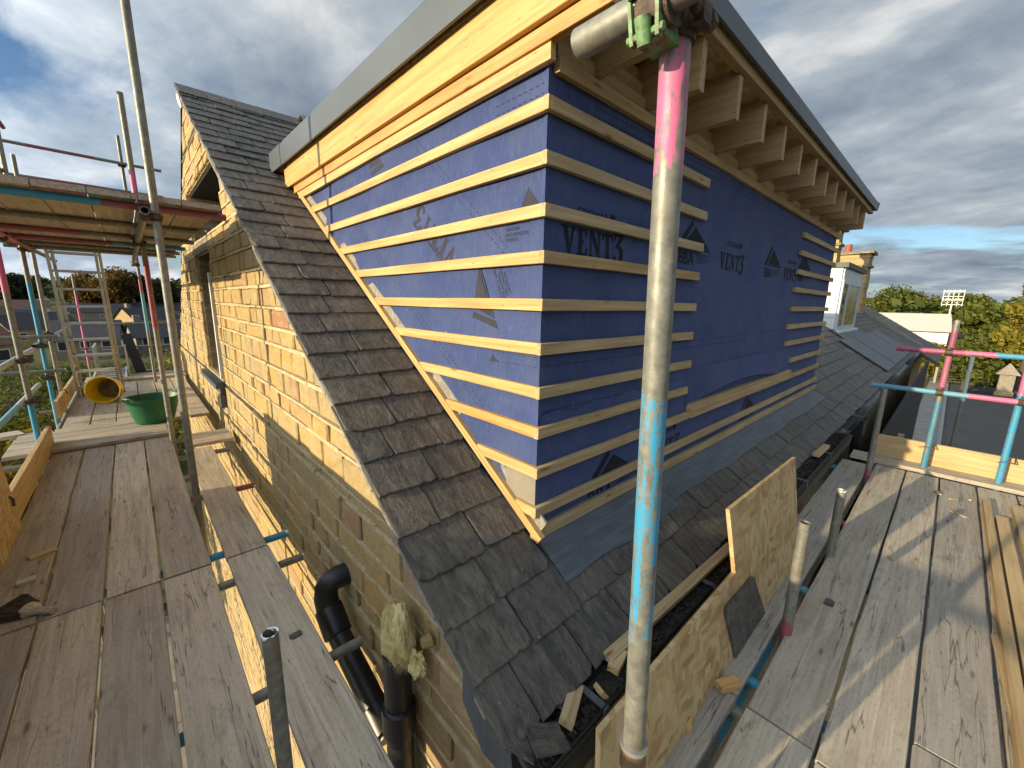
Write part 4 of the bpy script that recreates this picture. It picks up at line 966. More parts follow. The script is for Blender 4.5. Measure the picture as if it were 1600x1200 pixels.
# guard rails
rails = [((-.90, -1.6, .93), (-.90, 7.5, .93), [(0, None), (5.5, (.40, .46, .48))], 'upper guard rail running back along the outer left side'),
         ((-.90, -1.6, .51), (-.90, 7.4, .51), [(0, None), (6.5, PALEB), (7.6, (.40, .44, .45))], 'lower guard rail running back along the outer left side'),
         ((-.935, 7.9, .93), (-.935, 12.6, .93), [(0, None)], 'farther guard rail continuing past the blue pole'),
         ((-3.2, 7.92, 1.045), (-.70, 7.92, 1.045), [(0, None)], 'crosswise tube at the blue pole, upper'),
         ((-3.2, 7.92, .60), (-.70, 7.92, .60), [(0, None)], 'crosswise tube at the blue pole, lower'),
         ((-1.2, 9.94, 3.79), (.72, 9.94, 3.745), [(0, None), (.35, RED), (1.1, None)], 'upper rail above the platform against the sky'),
         ((-1.2, 9.94, 3.33), (.70, 9.94, 3.31), [(0, None), (.5, RED), (1.2, None)], 'lower rail just above the platform boards'),
         ((-.92, 5.2, 3.72), (-.92, 8.9, 3.72), [(0, RED)], 'rail running towards the camera at the top left corner'),
         ((-.92, 5.6, 3.02), (-.92, 9.3, 3.02), [(0, None)], 'bare lower rail at the top left above the platform'),
         ((-.9, 12.95, .95), (2.4, 12.95, .95), [(0, None)], 'thin upper rail across the far end behind the ladder'),
         ((-.9, 12.95, .42), (2.4, 12.95, .42), [(0, None)], 'thin lower rail across the far end behind the ladder')]
for a, b, z, lab in rails: tube(a, b, z, lab, chips=.7, group='guard rails', cat='guard rail')
# transoms below the left deck
for y, zs, lab in [(.9, [(0, None)], 'tube under the near left boards, front'), (1.75, [(0, BLUE), (1.2, None)], 'tube under the near left boards, middle'), (2.66, [(0, None)], 'dark tube end poking from under the inner board by the pipe'), (3.02, [(0, BLUE)], 'blue tube end poking out below the inner left board'),
                   (4.06, [(0, RED)], 'red tube end poking out below the inner left board'), (5.25, [(0, None)], 'grey tube under the board ends by the gable wall'), (5.95, [(0, None)], 'tube under the cross boards on the left'), (8.6, [(0, None)], 'tube under the far left deck')]:
    tube((-1.1, y, -.066), (.645, y, -.066), zs, lab, group='deck tubes')
for x, lab in [(.19, 'long tube under the gap in the left deck'), (-.79, 'long tube under the outer edge of the left deck')]:
    tube((x-.05, -.9, -.118), (x-.05, 11.5, -.118), [(0, None), (2.2, BLUE), (2.9, None), (4.2, RED), (5, None)], lab, group='deck tubes')
# right side
SY = .342
s1 = tube((2.205, SY, -6.5), (2.205, SY-.01, .60), [(0, None), (6.45, RED), (6.56, None)], 'short galvanised pole stub with open top beside the chipboard')
s2 = tube((3.17, SY-.02, -6.5), (3.17, SY-.02, .46), [(0, None)], 'second short pole stub in the gap of the right deck')
s3 = tube((5.08, SY+.01, -6.5), (5.08, SY+.01, .86), [(0, None), (6.46, RED), (6.55, None)], 'far short pole standing by the end of the right deck')
for x, zs, lab in [(1.65, [(0, None)], 'tube under the joint of the right deck boards'), (1.85, [(0, BLUE)], 'blue tube below the gap beside the chipboard'), (2.75, [(0, PALEB)], 'pale blue tube below the inner right board'), (3.9, [(0, RED)], 'red tube under the middle of the right deck'), (5.3, [(0, PALEB)], 'tube under the far end of the right deck')]:
    tube((x, -1.6, -.066), (x, .72, -.066), zs, lab, group='deck tubes')
tube((-1, SY+.055, -.118), (6.2, SY+.055, -.118), [(0, None), (2.5, BLUE), (3.2, None)], 'long tube under the gap in the right deck', group='deck tubes')
# foreground pole
mpz0 = -.5
def mp(z): return (.730+(.707-.730)*(z-.832)/1.1, .358+(.379-.358)*(z-.832)/1.1, z)
mpole = tube(mp(mpz0), mp(2.08), [(0, None), (.875-mpz0, BLUE), (1.409-mpz0, None), (1.80-mpz0, PINK)], 'large foreground pole painted pink at the top and blue below', chips=1.45)
link('sleeve', smooth_by_angle(G().sweep([mp(-.3), mp(.56), mp(.595), mp(.59501)], [.0295, .0295, .0295, .0245], 24).mesh('sleeve', plain('brown_sleeve', (.17, .105, .055), .55, .3, .4, 20, .3))), None, None, mpole)
link('sleeve_ring', smooth_by_angle(G().sweep([mp(.589), mp(.599)], .0312, 24).mesh('sleeve_ring', ALU)), None, None, mpole)
ttube = tube((.644, .531, 2.036), (.644, -1.3, 2.036), [(0, None)], 'dark weathered tube clamped across the top of the foreground pole')
BIGC = couplermesh(GREENC, 'coupler')
def bigcoupler():
    g = G(); n = 26; d = .0
    # curved flap around the tube (axis along local x), two ribs and a bolt lug
    for (xa, xb, ro) in ((-.024, .024, .0295), (-.026, -.017, .0335), (.017, .026, .0335)):
        vs = []
        for x in (xa, xb):
            for rr in (ro, .0245): vs += [(x, rr*math.cos(a), rr*math.sin(a)) for a in [R(-70+ i*250/n) for i in range(n+1)]]
        m_ = n+1
        fs = [(i, i+1, 2*m_+i+1, 2*m_+i) for i in range(n)]+[(m_+i+1, m_+i, 3*m_+i, 3*m_+i+1) for i in range(n)]+[(i+1, i, m_+i, m_+i+1) for i in range(n)]+[(2*m_+i, 2*m_+i+1, 3*m_+i+1, 3*m_+i) for i in range(n)]+[(0, m_, 3*m_, 2*m_), (n, 2*m_+n, 3*m_+n, m_+n)]
        g.add(vs, fs)
    for s_ in (-1, 1): g.add([(s_*.020, -.034, -.004), (s_*.026, -.034, -.004), (s_*.024, -.022, -.058), (s_*.018, -.022, -.058), (s_*.020, -.016, -.006), (s_*.026, -.016, -.006), (s_*.024, -.010, -.058), (s_*.018, -.010, -.058)],
                             [(0, 1, 2, 3), (7, 6, 5, 4), (0, 4, 5, 1), (1, 5, 6, 2), (2, 6, 7, 3), (3, 7, 4, 0)])
    g.cyl((0, -.030, -.030), (0, -.018, -.064), .0125, .011, 12); g.cyl((-.03, -.018, -.048), (.03, -.018, -.048), .006, n=8)
    g.box((-.024, -.005, -.05), (.024, .05, -.024))
    return smooth_by_angle(g.mesh('coupler_flap', GREENC))
M = Matrix(((0, 1, 0, .644), (-1, 0, 0, .388), (0, 0, 1, 2.036), (0, 0, 0, 1)))     # local x -> -y, local y -> x
link('coupler_flap', bigcoupler(), None, M, ttube)
coupler(mpole, mp(2.026), (0, 0, 1), (0, -1, 0))
# end frame of the right deck
fa = tube((5.65, .012, -6.5), (5.65, -.01, 1.5), [(0, None), (5.0, (.05, .20, .30)), (7.20, None), (7.32, (.38, .10, .18)), (7.75, (.28, .07, .13)), (7.9, None)], 'far pole with blue foot and pink middle at the end of the right deck', chips=.8)
fb = tube((5.65, -.508, -6.5), (5.65, -.49, 2.0), [(0, None), (5.0, BLUE), (7.36, PINK)], 'far blue pole at the right edge, pink above the rail', chips=.8)
ra = tube((5.595, .36, 1.205), (5.595, -3.5, 1.18), [(0, (.40, .07, .16)), (.45, PINK), (.66, BLUE)], 'pink and blue upper rail at the end of the right deck', cat='guard rail', group='guard rails', chips=.8)
rb = tube((5.595, .50, .813), (5.595, -3.5, .810), [(0, PALEB), (.68, PINK), (1.05, BLUE)], 'blue and pink lower rail at the end of the right deck', cat='guard rail', group='guard rails', chips=.8)
for par, y, z in ((fa, 0, 1.2), (fa, 0, .813), (fb, -.5, 1.19), (fb, -.503, .812)): coupler(par, (5.65, y, z), (0, 0, 1), (0, -1, 0))
for y in (0.004, -.507): link('wire_tie', smooth_by_angle(G().sweep([(5.61, y+.05, .245), (5.62, y, .262), (5.63, y-.05, .250), (5.76, y-.06, .27)], .005, 6).mesh('wire_tie', HOOP)), None, None, t3)
tube((9.0, -.28, -6.5), (9.0, -.25, .93), [(0, None), (6.75, (.62, .60, .50))], 'slim pale pole standing beyond the end of the right deck')
tube((8.2, .15, -6.5), (8.2, .15, -.35), [(0, None)], 'distant dark pole below the eaves beyond the deck')

# ================================================================== ladder, bucket, tub, brush
ld = thing('ladder', 'aluminium double ladder standing on the far left deck', 'ladder', (-.45, 9.0, 0))
def lsec(xl, xr, yb, yt, zt, off, n_):
    for x in (xl, xr): link('rail', G().box((-.016, -.036, 0), (.016, .036, math.hypot(zt, yb-yt)), Matrix.Translation((x, yb+off, .01)) @ Matrix.Rotation(math.atan2(yb-yt, zt), 4, 'X')).mesh('rail', ALU), None, None, ld)
    for k in range(n_):
        t = (k+.6)/n_; y = yb+off+(yt-yb)*t; z = .01+zt*t
        link('rung', G().box((xl+.0165, y-.020, z-.017), (xr-.0165, y+.020, z+.017)).mesh('rung', ALU), None, None, ld)
lsec(-.735, -.255, 9.25, 8.62, 2.5, 0, 10); lsec(-.690, -.215, 9.25, 8.62, 2.5, .085, 10)
sld = thing('step_ladder', 'folded aluminium step ladder lying behind the tall ladder', 'ladder', (-.35, 11.0, 0.05))
for x in (-.62, -.18):
    link('rail', G().box((x-.014, 10.3, .06), (x+.014, 11.9, .10)).mesh('rail', ALU), None, None, sld); link('rail', G().box((x+.03, 10.9, .105), (x+.055, 11.9, .62)).mesh('rail', ALU), None, None, sld)
for k in range(5): link('rung', G().box((-.60, 10.5+.28*k, .065), (-.20, 10.56+.28*k, .095)).mesh('rung', ALU), None, None, sld)
def lathe(prof, n=40, sx_=1, sy_=1):
    vs = []; m_ = len(prof)
    for i in range(n): a = 2*math.pi*i/n; vs += [(r*math.cos(a)*sx_, r*math.sin(a)*sy_, z) for r, z in prof]
    return G().add(vs, [(i*m_+k, ((i+1) % n)*m_+k, ((i+1) % n)*m_+k+1, i*m_+k+1) for i in range(n) for k in range(m_-1)])
tub = thing('rubber_tub', 'green rubber trug with two handles on the cross boards', 'tub', (.085, 6.62, .045))
TM = Matrix.Translation((.085, 6.62, .046))
link('bowl', smooth_by_angle(lathe([(.0, .0), (.165, .0), (.175, .01), (.225, .20), (.248, .315), (.256, .318), (.254, .324), (.243, .322), (.218, .20), (.168, .016), (.0, .014)], 48, 1.06, .95).mesh('bowl', GREENP), 50), None, TM, tub)
for s_ in (-1, 1): link('handle', smooth_by_angle(G().sweep([(s_*.262, -.085, .312), (s_*.285, -.075, .335), (s_*.30, -.03, .352), (s_*.30, .03, .352), (s_*.285, .075, .335), (s_*.262, .085, .312)], .011, 10).mesh('handle', GREENP)), None, TM @ Matrix.Rotation(.7, 4, 'Z'), tub)
bk = thing('yellow_bucket', 'yellow bucket lying on its side with its open mouth to the camera', 'bucket', (-.36, 8.55, 0))
BM = frame((-.33, 8.72, .175), Vector((0, 0, 1)).cross(Vector((-.30, -.95, .10))), z=(-.30, -.95, .10)) @ Matrix.Diagonal((1.3, 1.3, 1.15, 1))
link('bowl', smooth_by_angle(lathe([(.0, .0), (.105, .0), (.11, .008), (.148, .26), (.157, .262), (.157, .275), (.146, .275), (.143, .262), (.104, .012), (.0, .012)], 40).mesh('bowl', YELLOWP), 50), None, BM, bk)
link('dried_mortar', lathe([(.0, .0135), (.1025, .0135), (.106, .05), (.098, .05), (.07, .03), (0, .028)], 24).mesh('dried_mortar', MUD), None, BM, bk)
link('handle', smooth_by_angle(G().sweep([(.158*math.cos(a), .158*math.sin(a), .25-.06*math.sin(a)) for a in [math.pi*k/14 for k in range(15)]], .004, 8).mesh('handle', HOOP)), None, BM @ Matrix.Rotation(math.pi, 4, 'Z'), bk)
ds = thing('dark_panel', 'dark blue plastic panel leaning behind the ladder at the far deck end', 'panel', (.0, 11.3, .05))
link('sheet', G().box((0, 0, 0), (.16, .03, .78), Matrix.Translation((-.04, 11.2, .05)) @ Matrix.Rotation(-.18, 4, 'Y')).mesh('sheet', plain('navy_plastic', (.015, .025, .05), .5)), None, None, ds)
link('foot', G().box((-.06, 11.15, .047), (.32, 11.35, .075)).mesh('foot', BLACKP), None, None, ds)
br = thing('hand_brush', 'old stubby hand brush with dark bristles lying on the left deck', 'brush', (-.5, 2.93, 0))
ang = math.atan2(-.27, .20)
BRM = Matrix.Translation((-.56, 2.96, .0)) @ Matrix.Rotation(math.atan2(-.14, .155), 4, 'Z')
g = G()
for i in range(420):
    a = random.uniform(-.075, .075); h = random.uniform(.003, .036); l = random.uniform(.10, .135)
    g.cyl((.02, a*.62, h*.85+.004), (-l+.02, a*1.25+random.uniform(-.006, .006), h+random.uniform(-.003, .004)), .0016, .0012, 4, False)
link('bristles', g.mesh('bristles', plain('dirty_bristle', (.085, .065, .045), .9, 0, .5, 40)), None, BRM, br)
g = G().sweep([(.01, -.05, .022), (.02, -.05, .022), (.02, .05, .022), (.01, .05, .022)], .016, 8)
link('bristle_tip', G().box((-.125, -.10, .003), (-.09, .095, .036)).mesh('bristle_tip', plain('tar', (.012, .011, .010), .9)), None, BRM, br)
link('stock', smooth_by_angle(G().sweep([(.005, 0, .021), (.03, 0, .021), (.05, 0, .021), (.075, 0, .021), (.11, 0, .021), (.135, 0, .021)], [.045, .044, .026, .018, .021, .018], 14).mesh('stock', BOARD)), None, BRM @ Matrix.Diagonal((1, 1, .8, 1)), br)
# ================================================================== farther along the terrace
nd = thing('white_dormer', 'small white boarded dormer with a tall window further along the slate roof', 'dormer', (14, 2, 1.1))
link('cheek', G().box((12.75, 2.03, .95), (15.45, 4.4, 2.55)).mesh('cheek', WHITE), None, None, nd)
for k in range(9): link('cladding_board', G().box((12.725, 2.035, 1.02+.17*k), (12.749, 4.35, 1.02+.17*k+.163)).mesh('cladding_board', WHITE), None, None, nd)
link('roof_cap', G().box((12.66, 1.93, 2.552), (15.55, 4.4, 2.67)).mesh('roof_cap', plain('green_grey_felt', (.13, .13, .10), .8)), None, None, nd)
PALEBL = plain('pale_blue_frame', (.50, .56, .60), .4, 0, .05)
wn = link('window', G().box((12.78, 1.985, 1.05), (12.92, 2.028, 2.28)).box((15.28, 1.985, 1.05), (15.42, 2.028, 2.28)).box((12.921, 1.985, 1.05), (15.279, 2.028, 1.15)).box((12.921, 1.985, 2.18), (15.279, 2.028, 2.28)).box((13.5, 1.985, 1.151), (13.62, 2.028, 2.179)).box((12.78, 2.0, 2.281), (15.42, 2.028, 2.549)).mesh('window', PALEBL), None, None, nd)
link('pane', G().box((12.922, 2.005, 1.152), (13.499, 2.02, 2.178)).mesh('pane', GLASS), None, None, wn)
link('pane', G().box((13.621, 2.005, 1.152), (15.278, 2.02, 2.178)).mesh('pane', plain('blind_behind_glass', (.26, .22, .14), .2, 0, .5, 3)), None, None, wn)
link('sill', G().box((12.7, 1.9, .97), (15.5, 2.03, 1.045)).mesh('sill', WHITE), None, None, nd)
link('apron', G().add([(12.4, 2.05, roofz(2.05)+.03), (15.6, 2.05, roofz(2.05)+.03), (15.6, 1.7, roofz(1.7)+.03), (12.4, 1.7, roofz(1.7)+.03)], [(3, 2, 1, 0)]).mesh('apron', LEAD), None, None, nd)
pn = thing('roof_panels', 'row of large dark grey sheets laid on the slates below the white dormer', 'roof sheets', (14, 1.2, .6))
for k in range(4):
    M = frame((11.7+1.62*k, .82+.0*k, roofz(.82)+.03+.006*(k % 2)), (1, 0, 0), z=(0, -RS, RC)); link('sheet', G().box((0, 0, 0), (1.58, 1.08, .02), M).mesh('sheet', plain('slate_grey_sheet', (.075, .08, .088), .5, 0, .15)), None, None, pn)
def chimney(x0, x1, y0, y1, zb, zt, label, pots):
    c = thing('chimney', label, 'chimney', ((x0+x1)/2, (y0+y1)/2, zb)); k = 0; z = zb
    link('core', G().box((x0+.03, y0+.03, zb), (x1-.03, y1-.03, zt)).mesh('core', MORTAR), None, None, c)
    while z < zt-.02:
        h = min(random.uniform(.15, .22), zt-z); j = random.uniform(0, .025); link('stone', G().box((x0+j, y0+j, z+.006), (x1-j, y1-j, z+h-.006)).mesh('stone', STONE), None, None, c); z += h
    link('cornice', G().box((x0-.10, y0-.10, zt), (x1+.10, y1+.10, zt+.10)).mesh('cornice', DARKST), None, None, c)
    link('band', G().box((x0-.05, y0-.05, zt-.48), (x1+.05, y1+.05, zt-.40)).mesh('band', DARKST), None, None, c)
    for (px_, py_) in pots: link('pot', smooth_by_angle(G().cyl((px_, py_, zt+.10), (px_, py_, zt+.42), .12, .10, 14).mesh('pot', plain('red_clay', (.33, .07, .035), .7))), None, None, c)
chimney(20.6, 21.5, 2.55, 3.45, 1.2, 3.62, 'broad sunlit stone chimney stack at the end of the terrace', [(21.0, 3.3)])
chimney(17.4, 18.0, 3.0, 3.36, 1.6, 4.1, 'narrow dark stone chimney stack beside the dormer rafters', [])
nr = thing('neighbour_roof', 'lower slate roof of the next house beyond the terrace verge', 'roof', (24, 2, 0))
def slope_slab(x0, x1, ya, yb, dz, t):
    M = frame((x0, ya, roofz(ya)+dz), (1, 0, 0), z=(0, -RS, RC)); return G().box((0, 0, -t), (x1-x0, (yb-ya)/RC, 0), M)
link('slope', slope_slab(22.15, 30, .2, 3.4, -.25, .08).mesh('slope', SLATE), None, None, nr)
for k in range(15):
    M = frame((22.2, .2+.21*k, roofz(.2+.21*k)-.23), (1, 0, 0), z=(0, -RS, RC)); link('slate_course', G().box((0, 0, -.01), (7.7, .30, .012), M @ Matrix.Rotation(-.05, 4, 'X')).mesh('slate_course', SLATE), None, None, nr)
link('wall', G().box((22.2, .9, -6.5), (29.9, 4, -.2)).mesh('wall', DARKST), None, None, nr)
o = link('verge_kerb', slope_slab(21.9, 22.1, .7, 5.5, .10, .16).mesh('verge_kerb', GREYMORT), None, None, house)
# porch, shed roof and boards glimpsed below the eaves past the deck
pc = thing('lean_to', 'dark lean-to with pale timber posts below the eaves past the deck end', 'lean-to', (8, .3, -6.5))
link('roof', G().box((0, 0, 0), (5.5, 1.1, .06), Matrix.Translation((6.6, -.15, -2.2)) @ Matrix.Rotation(.35, 4, 'X')).mesh('roof', plain('dark_felt', (.02, .02, .022), .8)), None, None, pc)
for i, x in enumerate((6.5, 7.3, 8.4, 9.6)): link('post', G().box((x, .30, -6.4), (x+.09, .38, -.25-.1*i)).mesh('post', PINE2), None, None, pc)
link('rail', G().box((6.4, .385, -1.2), (12, .43, -1.08)).mesh('rail', PINE2), None, None, pc)
link('white_ledge', G().box((7.0, -.1, -2.9), (9.4, .25, -2.82)).mesh('white_ledge', WHITE), None, None, pc)
link('white_ledge', G().box((8.2, -.15, -1.9), (9.6, .2, -1.85)).mesh('white_ledge', WHITE), None, None, pc)
link('dark_wall', G().box((6.45, .44, -6.4), (21.8, .5, -.25)).mesh('dark_wall', plain('dark_cladding', (.018, .018, .02), .7)), None, None, pc)
dp = thing('downpipe', 'black downpipe and hopper hanging under the far gutter', 'pipe', (8.5, .72, -3))
link('hopper', G().box((7.0, .62, -.12), (7.35, .76, .10)).mesh('hopper', BLACKP), None, None, dp)
link('drop', smooth_by_angle(G().sweep([(7.17, .7, -.1), (7.17, .68, -.4), (7.5, .6, -.8), (7.5, .6, -6.4)], .05).mesh('drop', BLACKP)), None, None, dp)

# ================================================================== trees
def leaves(g, c, r, n, s, flat=.8):
    for _ in range(n):
        u = random.uniform(-1, 1); a = random.uniform(0, 6.283); q = math.sqrt(1-u*u); rr = random.random()**.33
        p = Vector((c[0]+r[0]*rr*q*math.cos(a), c[1]+r[1]*rr*q*math.sin(a), c[2]+r[2]*rr*u))
        n1 = Vector((random.gauss(0, 1), random.gauss(0, 1), random.gauss(0, 1)+.6)).normalized(); t = n1.orthogonal().normalized(); b = n1.cross(t); k = s*random.uniform(.6, 1.3)
        g.add([p-t*k, p-b*k*.55, p+t*k, p+b*k*.55], [(0, 1, 2, 3)])
def tree(x, y, zb, h, rad, mat, label, n=3200, s=.28, blobs=16, group='trees', name='tree', low=.28):
    t = thing(name, label, 'tree' if name == 'tree' else 'bush', (x, y, zb), group); g = G()
    g.cyl((x, y, zb), (x+rad*.05, y, zb+h*.55), rad*.075+.06, rad*.045+.03, 9)
    for i in range(7):
        a = random.uniform(0, 6.28); z = zb+h*random.uniform(.25, .55); g.cyl((x+rad*.03, y, z), (x+rad*.6*math.cos(a), y+rad*.6*math.sin(a), z+h*random.uniform(.12, .3)), rad*.03+.02, .015, 6)
    link('trunk', g.mesh('trunk', BARK), None, None, t); g = G()
    for i in range(blobs):
        a = random.uniform(0, 6.28); u = random.uniform(0, 1); z = zb+h*(low+.62*u); k = math.sin(math.pi*(.18+.74*u))**.8*rad*random.uniform(.25, .72); r = rad*random.uniform(.28, .46)
        leaves(g, (x+k*math.cos(a), y+k*math.sin(a), z), (r, r, r*random.uniform(.6, .85)), n//blobs, s)
    link('crown', g.mesh('crown', mat), None, None, t)
random.seed(21)
# garden growth below the left scaffold
for (x, y, h, r, m_, lab) in [(-2.6, 14.5, 6.5, 1.5, LEAFY, 'bright yellow-green tree in the garden below the toe board'), (-1.7, 19.5, 6.5, 1.9, LEAFG, 'green garden tree seen between the ladder and the blue pole'), (1.5, 23, 6.2, 2.2, LEAFY, 'sunlit garden tree beyond the far end of the left deck'), (-4.9, 13.5, 5.4, 1.3, LEAFG, 'dark green shrub below the cross boards at far left'), (-1.95, 10.4, 5.9, .9, LEAFY, 'leafy sunlit shrub right under the left guard rails'), (-1.9, 12.2, 6.0, .8, LEAFY, 'slim sunlit shrub by the second toe board'), (-6.5, 21, 6.0, 2.4, LEAFG, 'broad garden bush low at the left edge')]:
    tree(x, y, -6.6, h, r, m_, lab, 4200, .085, 20, 'garden trees')
for (px_, y, zt, r, m_, lab) in [(-9.0, 215, 8.2, 8.0, LEAFA, 'autumn tree behind the ladder'), (-2.6, 205, 9.8, 7.5, LEAFA, 'tall russet tree right of the ladder'), (4.0, 215, 9.0, 7.5, LEAFD, 'dark green tree between the poles and the gable'), (10.5, 208, 6.0, 7, LEAFD, 'dark tree hard against the gable edge'), (-31, 235, 7.0, 9, LEAFD, 'dark tree at the far left edge'), (-20, 330, 6.6, 9.0, LEAFA, 'orange tree behind the white house'), (-38, 260, 9.5, 9, LEAFG, 'tall green tree leaving the picture at left')]:
    zb = terr(px_, y); tree(px_, y, zb, zt-zb+1.0, r, m_, lab, 4200, .62, 24, 'trees on the left')
for (x, y, zt, r, m_, lab) in [(185, 13.5, 7.6, 9.5, LEAFG, 'rounded tree above the white shed roof'), (180, -1.0, 5.6, 7.0, LEAFG, 'green tree right behind the floodlight mast'), (120, -4.0, 2.9, 4.6, LEAFG, 'olive tree in the middle of the right-hand trees'), (70, 1.4, -2.7, 2.6, LEAFY, 'low yellow-green tree in front of the white shed'), (62, -1.6, -1.3, 2.6, LEAFG, 'leafy tree right of the pink pole'), (66, -5.4, 5.2, 2.8, LEAFY, 'tall yellow tree at the right edge'), (74, -6.6, 2.6, 3.4, LEAFG, 'green tree at the right edge behind the yellow one'), (76, 4.6, -3.3, 2.2, LEAFA, 'small autumn shrub below the white shed roof'), (70, -3.9, 0.4, 2.6, LEAFG, 'dark leafy tree above the stone pillar'), (140, 30, 2.6, 5, LEAFG, 'tree behind the far chimney'), (80, -12, 4, 5, LEAFG, 'broad tree beyond the right edge')]:
    zb = terr(x, y); tree(x, y, zb, (zt-zb)*1.04, r, m_, lab, 4600, .30 if x < 100 else .5, 24, 'trees on the right')
# woods on the hills
def woods(name, pts, mat, label):
    g = G()
    for (x, y, r) in pts:
        z = terr(x, y); leaves(g, (x, y, z+r*.55), (r, r, r*.8), 70, r*.20)
    o = link(name, g.mesh(name, mat)); o['label'] = label; o['category'] = 'woodland'; kind(o, 'stuff')
woods('far_woods', [(random.uniform(-330, 120), random.uniform(520, 900), random.uniform(7, 13)) for _ in range(420)], LEAFD, 'dark wooded hill on the left horizon')
woods('near_woods', [(random.uniform(-130, 60), random.uniform(330, 430), random.uniform(5, 8)) for _ in range(150)], LEAFD, 'tree belt behind the houses on the left')
woods('right_woods', [(random.uniform(170, 300), random.uniform(-90, 45), random.uniform(5, 8)) for _ in range(190)], LEAFG, 'wooded skyline on the right')
g = G()
for i in range(60): leaves(g, (69+random.uniform(-1, 1), -8+random.uniform(-1.5, 9), -5.9), (1.2, 1.2, .9), 60, .14)
o = link('hedge', g.mesh('hedge', LEAFG)); tag(o, 'low hedge across the end of the lane on the right', 'hedge')

# ================================================================== buildings
ROOFB = plain('brown_tiles', (.16, .085, .055), .85, 0, .3, 3); ROOFS = plain('dark_slates', (.045, .045, .05), .7, 0, .3, 3)
CREAM = plain('white_render', (.70, .69, .66), .8, 0, .05, 2); YST = plain('yellow_stone', (.46, .32, .15), .9, 0, .25, 4); GST = plain('grey_stone', (.25, .21, .16), .9, 0, .3, 4)
def house_far(x, y, zb, w, d_, h, rh, rot, wall, rf, label, wins=True, nwin=3):
    c = thing('house', label, 'house', (x, y, zb), 'houses in the valley'); M = Matrix.Translation((x, y, zb)) @ Matrix.Rotation(rot, 4, 'Z')
    link('wall', G().box((-w/2, -d_/2, -4), (w/2, d_/2, h)).add([(-w/2, -d_/2, h), (-w/2, d_/2, h), (-w/2, 0, h+rh), (w/2, -d_/2, h), (w/2, d_/2, h), (w/2, 0, h+rh)], [(0, 2, 1), (3, 4, 5), (0, 3, 5, 2), (1, 2, 5, 4)]).mesh('wall', wall), None, M, c)
    a = math.atan2(rh, d_/2); e = .35
    r_ = link('roof', G().add([(-w/2-e, -d_/2-e, h-e*rh/(d_/2)+.12), (w/2+e, -d_/2-e, h-e*rh/(d_/2)+.12), (w/2+e, 0, h+rh+.12), (-w/2-e, 0, h+rh+.12), (-w/2-e, d_/2+e, h-e*rh/(d_/2)+.12), (w/2+e, d_/2+e, h-e*rh/(d_/2)+.12)], [(0, 1, 2, 3), (3, 2, 5, 4)]).mesh('roof', rf), None, M, c)
    link('chimney', G().box((-w*.42, -.4, h+rh-.4), (-w*.42+.8, .4, h+rh+1.1)).mesh('chimney', GST), None, M, r_)
    if wins:
        for k in range(nwin):
            xx = -w/2+w*(k+.5)/nwin
            wd = link('window', G().box((xx-.5, -d_/2-.05, h*.45), (xx+.5, -d_/2-.002, h*.45+1.2)).mesh('window', WHITE), None, M, c)
            link('pane', G().box((xx-.4, -d_/2-.07, h*.45+.1), (xx+.4, -d_/2-.052, h*.45+1.1)).mesh('pane', GLASS), None, M, wd)
        for zz_ in (h*.45, h*1.02):
            wd = link('window', G().box((w/2+.002, -.6, zz_), (w/2+.05, .6, zz_+1.0)).mesh('window', WHITE), None, M, c); link('pane', G().box((w/2+.052, -.5, zz_+.1), (w/2+.07, .5, zz_+.9)).mesh('pane', GLASS), None, M, wd)
house_far(-34, 300, -5.2, 15, 8.5, 4.3, 2.9, R(-62), CREAM, ROOFB, 'white gabled house with brown roof on the left hillside')
house_far(-31, 215, -6.6, 22, 7, 3.6, 2.4, R(4), CREAM, ROOFB, 'long white cottage row with brown roof at the left')
house_far(-22, 150, -7.3, 13, 8, 2.6, 2.6, R(8), CREAM, ROOFS, 'dark slate roofed terrace in front of the cottages')
house_far(-11.5, 100, -7.0, 9, 5, 3.4, 2.2, R(40), YST, ROOFS, 'yellow stone gable between the two left poles')
house_far(3.6, 150, -7.4, 12, 6.2, 3.0, 2.8, R(37), YST, ROOFS, 'sunlit yellow gable beside the red pole')
house_far(-6.5, 185, -7.0, 14, 7, 3.4, 2.4, R(5), GST, ROOFS, 'grey stone house seen through the ladder')
house_far(-26, 118, -8.0, 14, 7, 2.5, 2.3, R(2), GST, ROOFS, 'dark roofed house low at the left edge')
house_far(9, 205, -6.6, 18, 7, 3.2, 2.6, R(3), GST, ROOFS, 'dark house behind the sunlit yellow gable')
house_far(-13.5, 66, -6.6, 7, 6, 3.2, 2.2, R(38), YST, ROOFB, 'brown roofed stone house just beyond the gardens on the left')
house_far(-4.2, 78, -6.6, 6, 5.5, 2.6, 2.2, R(-8), GST, ROOFS, 'small dark roofed house seen between blue pole and ladder')
house_far(3.2, 84, -6.6, 7, 6, 2.2, 2.0, R(10), GST, ROOFS, 'low dark roofed house below the sunlit yellow gable')
g = G()
for i in range(230):
    yy = random.uniform(24, 62); xx = random.uniform(-.30, .10)*yy+random.uniform(-2, 2); rr_ = random.uniform(.6, 1.5); leaves(g, (xx, yy, -6.4+rr_*.5), (rr_, rr_, rr_*.9), 60, .13)
o = link('garden_shrubs', g.mesh('garden_shrubs', LEAFG)); tag(o, 'mass of low shrubs filling the gardens on the left', 'shrubs'); kind(o, 'stuff')
FEN = wood('fence_wood', (.12, .085, .05), (.17, .125, .08), (.22, .17, .11))
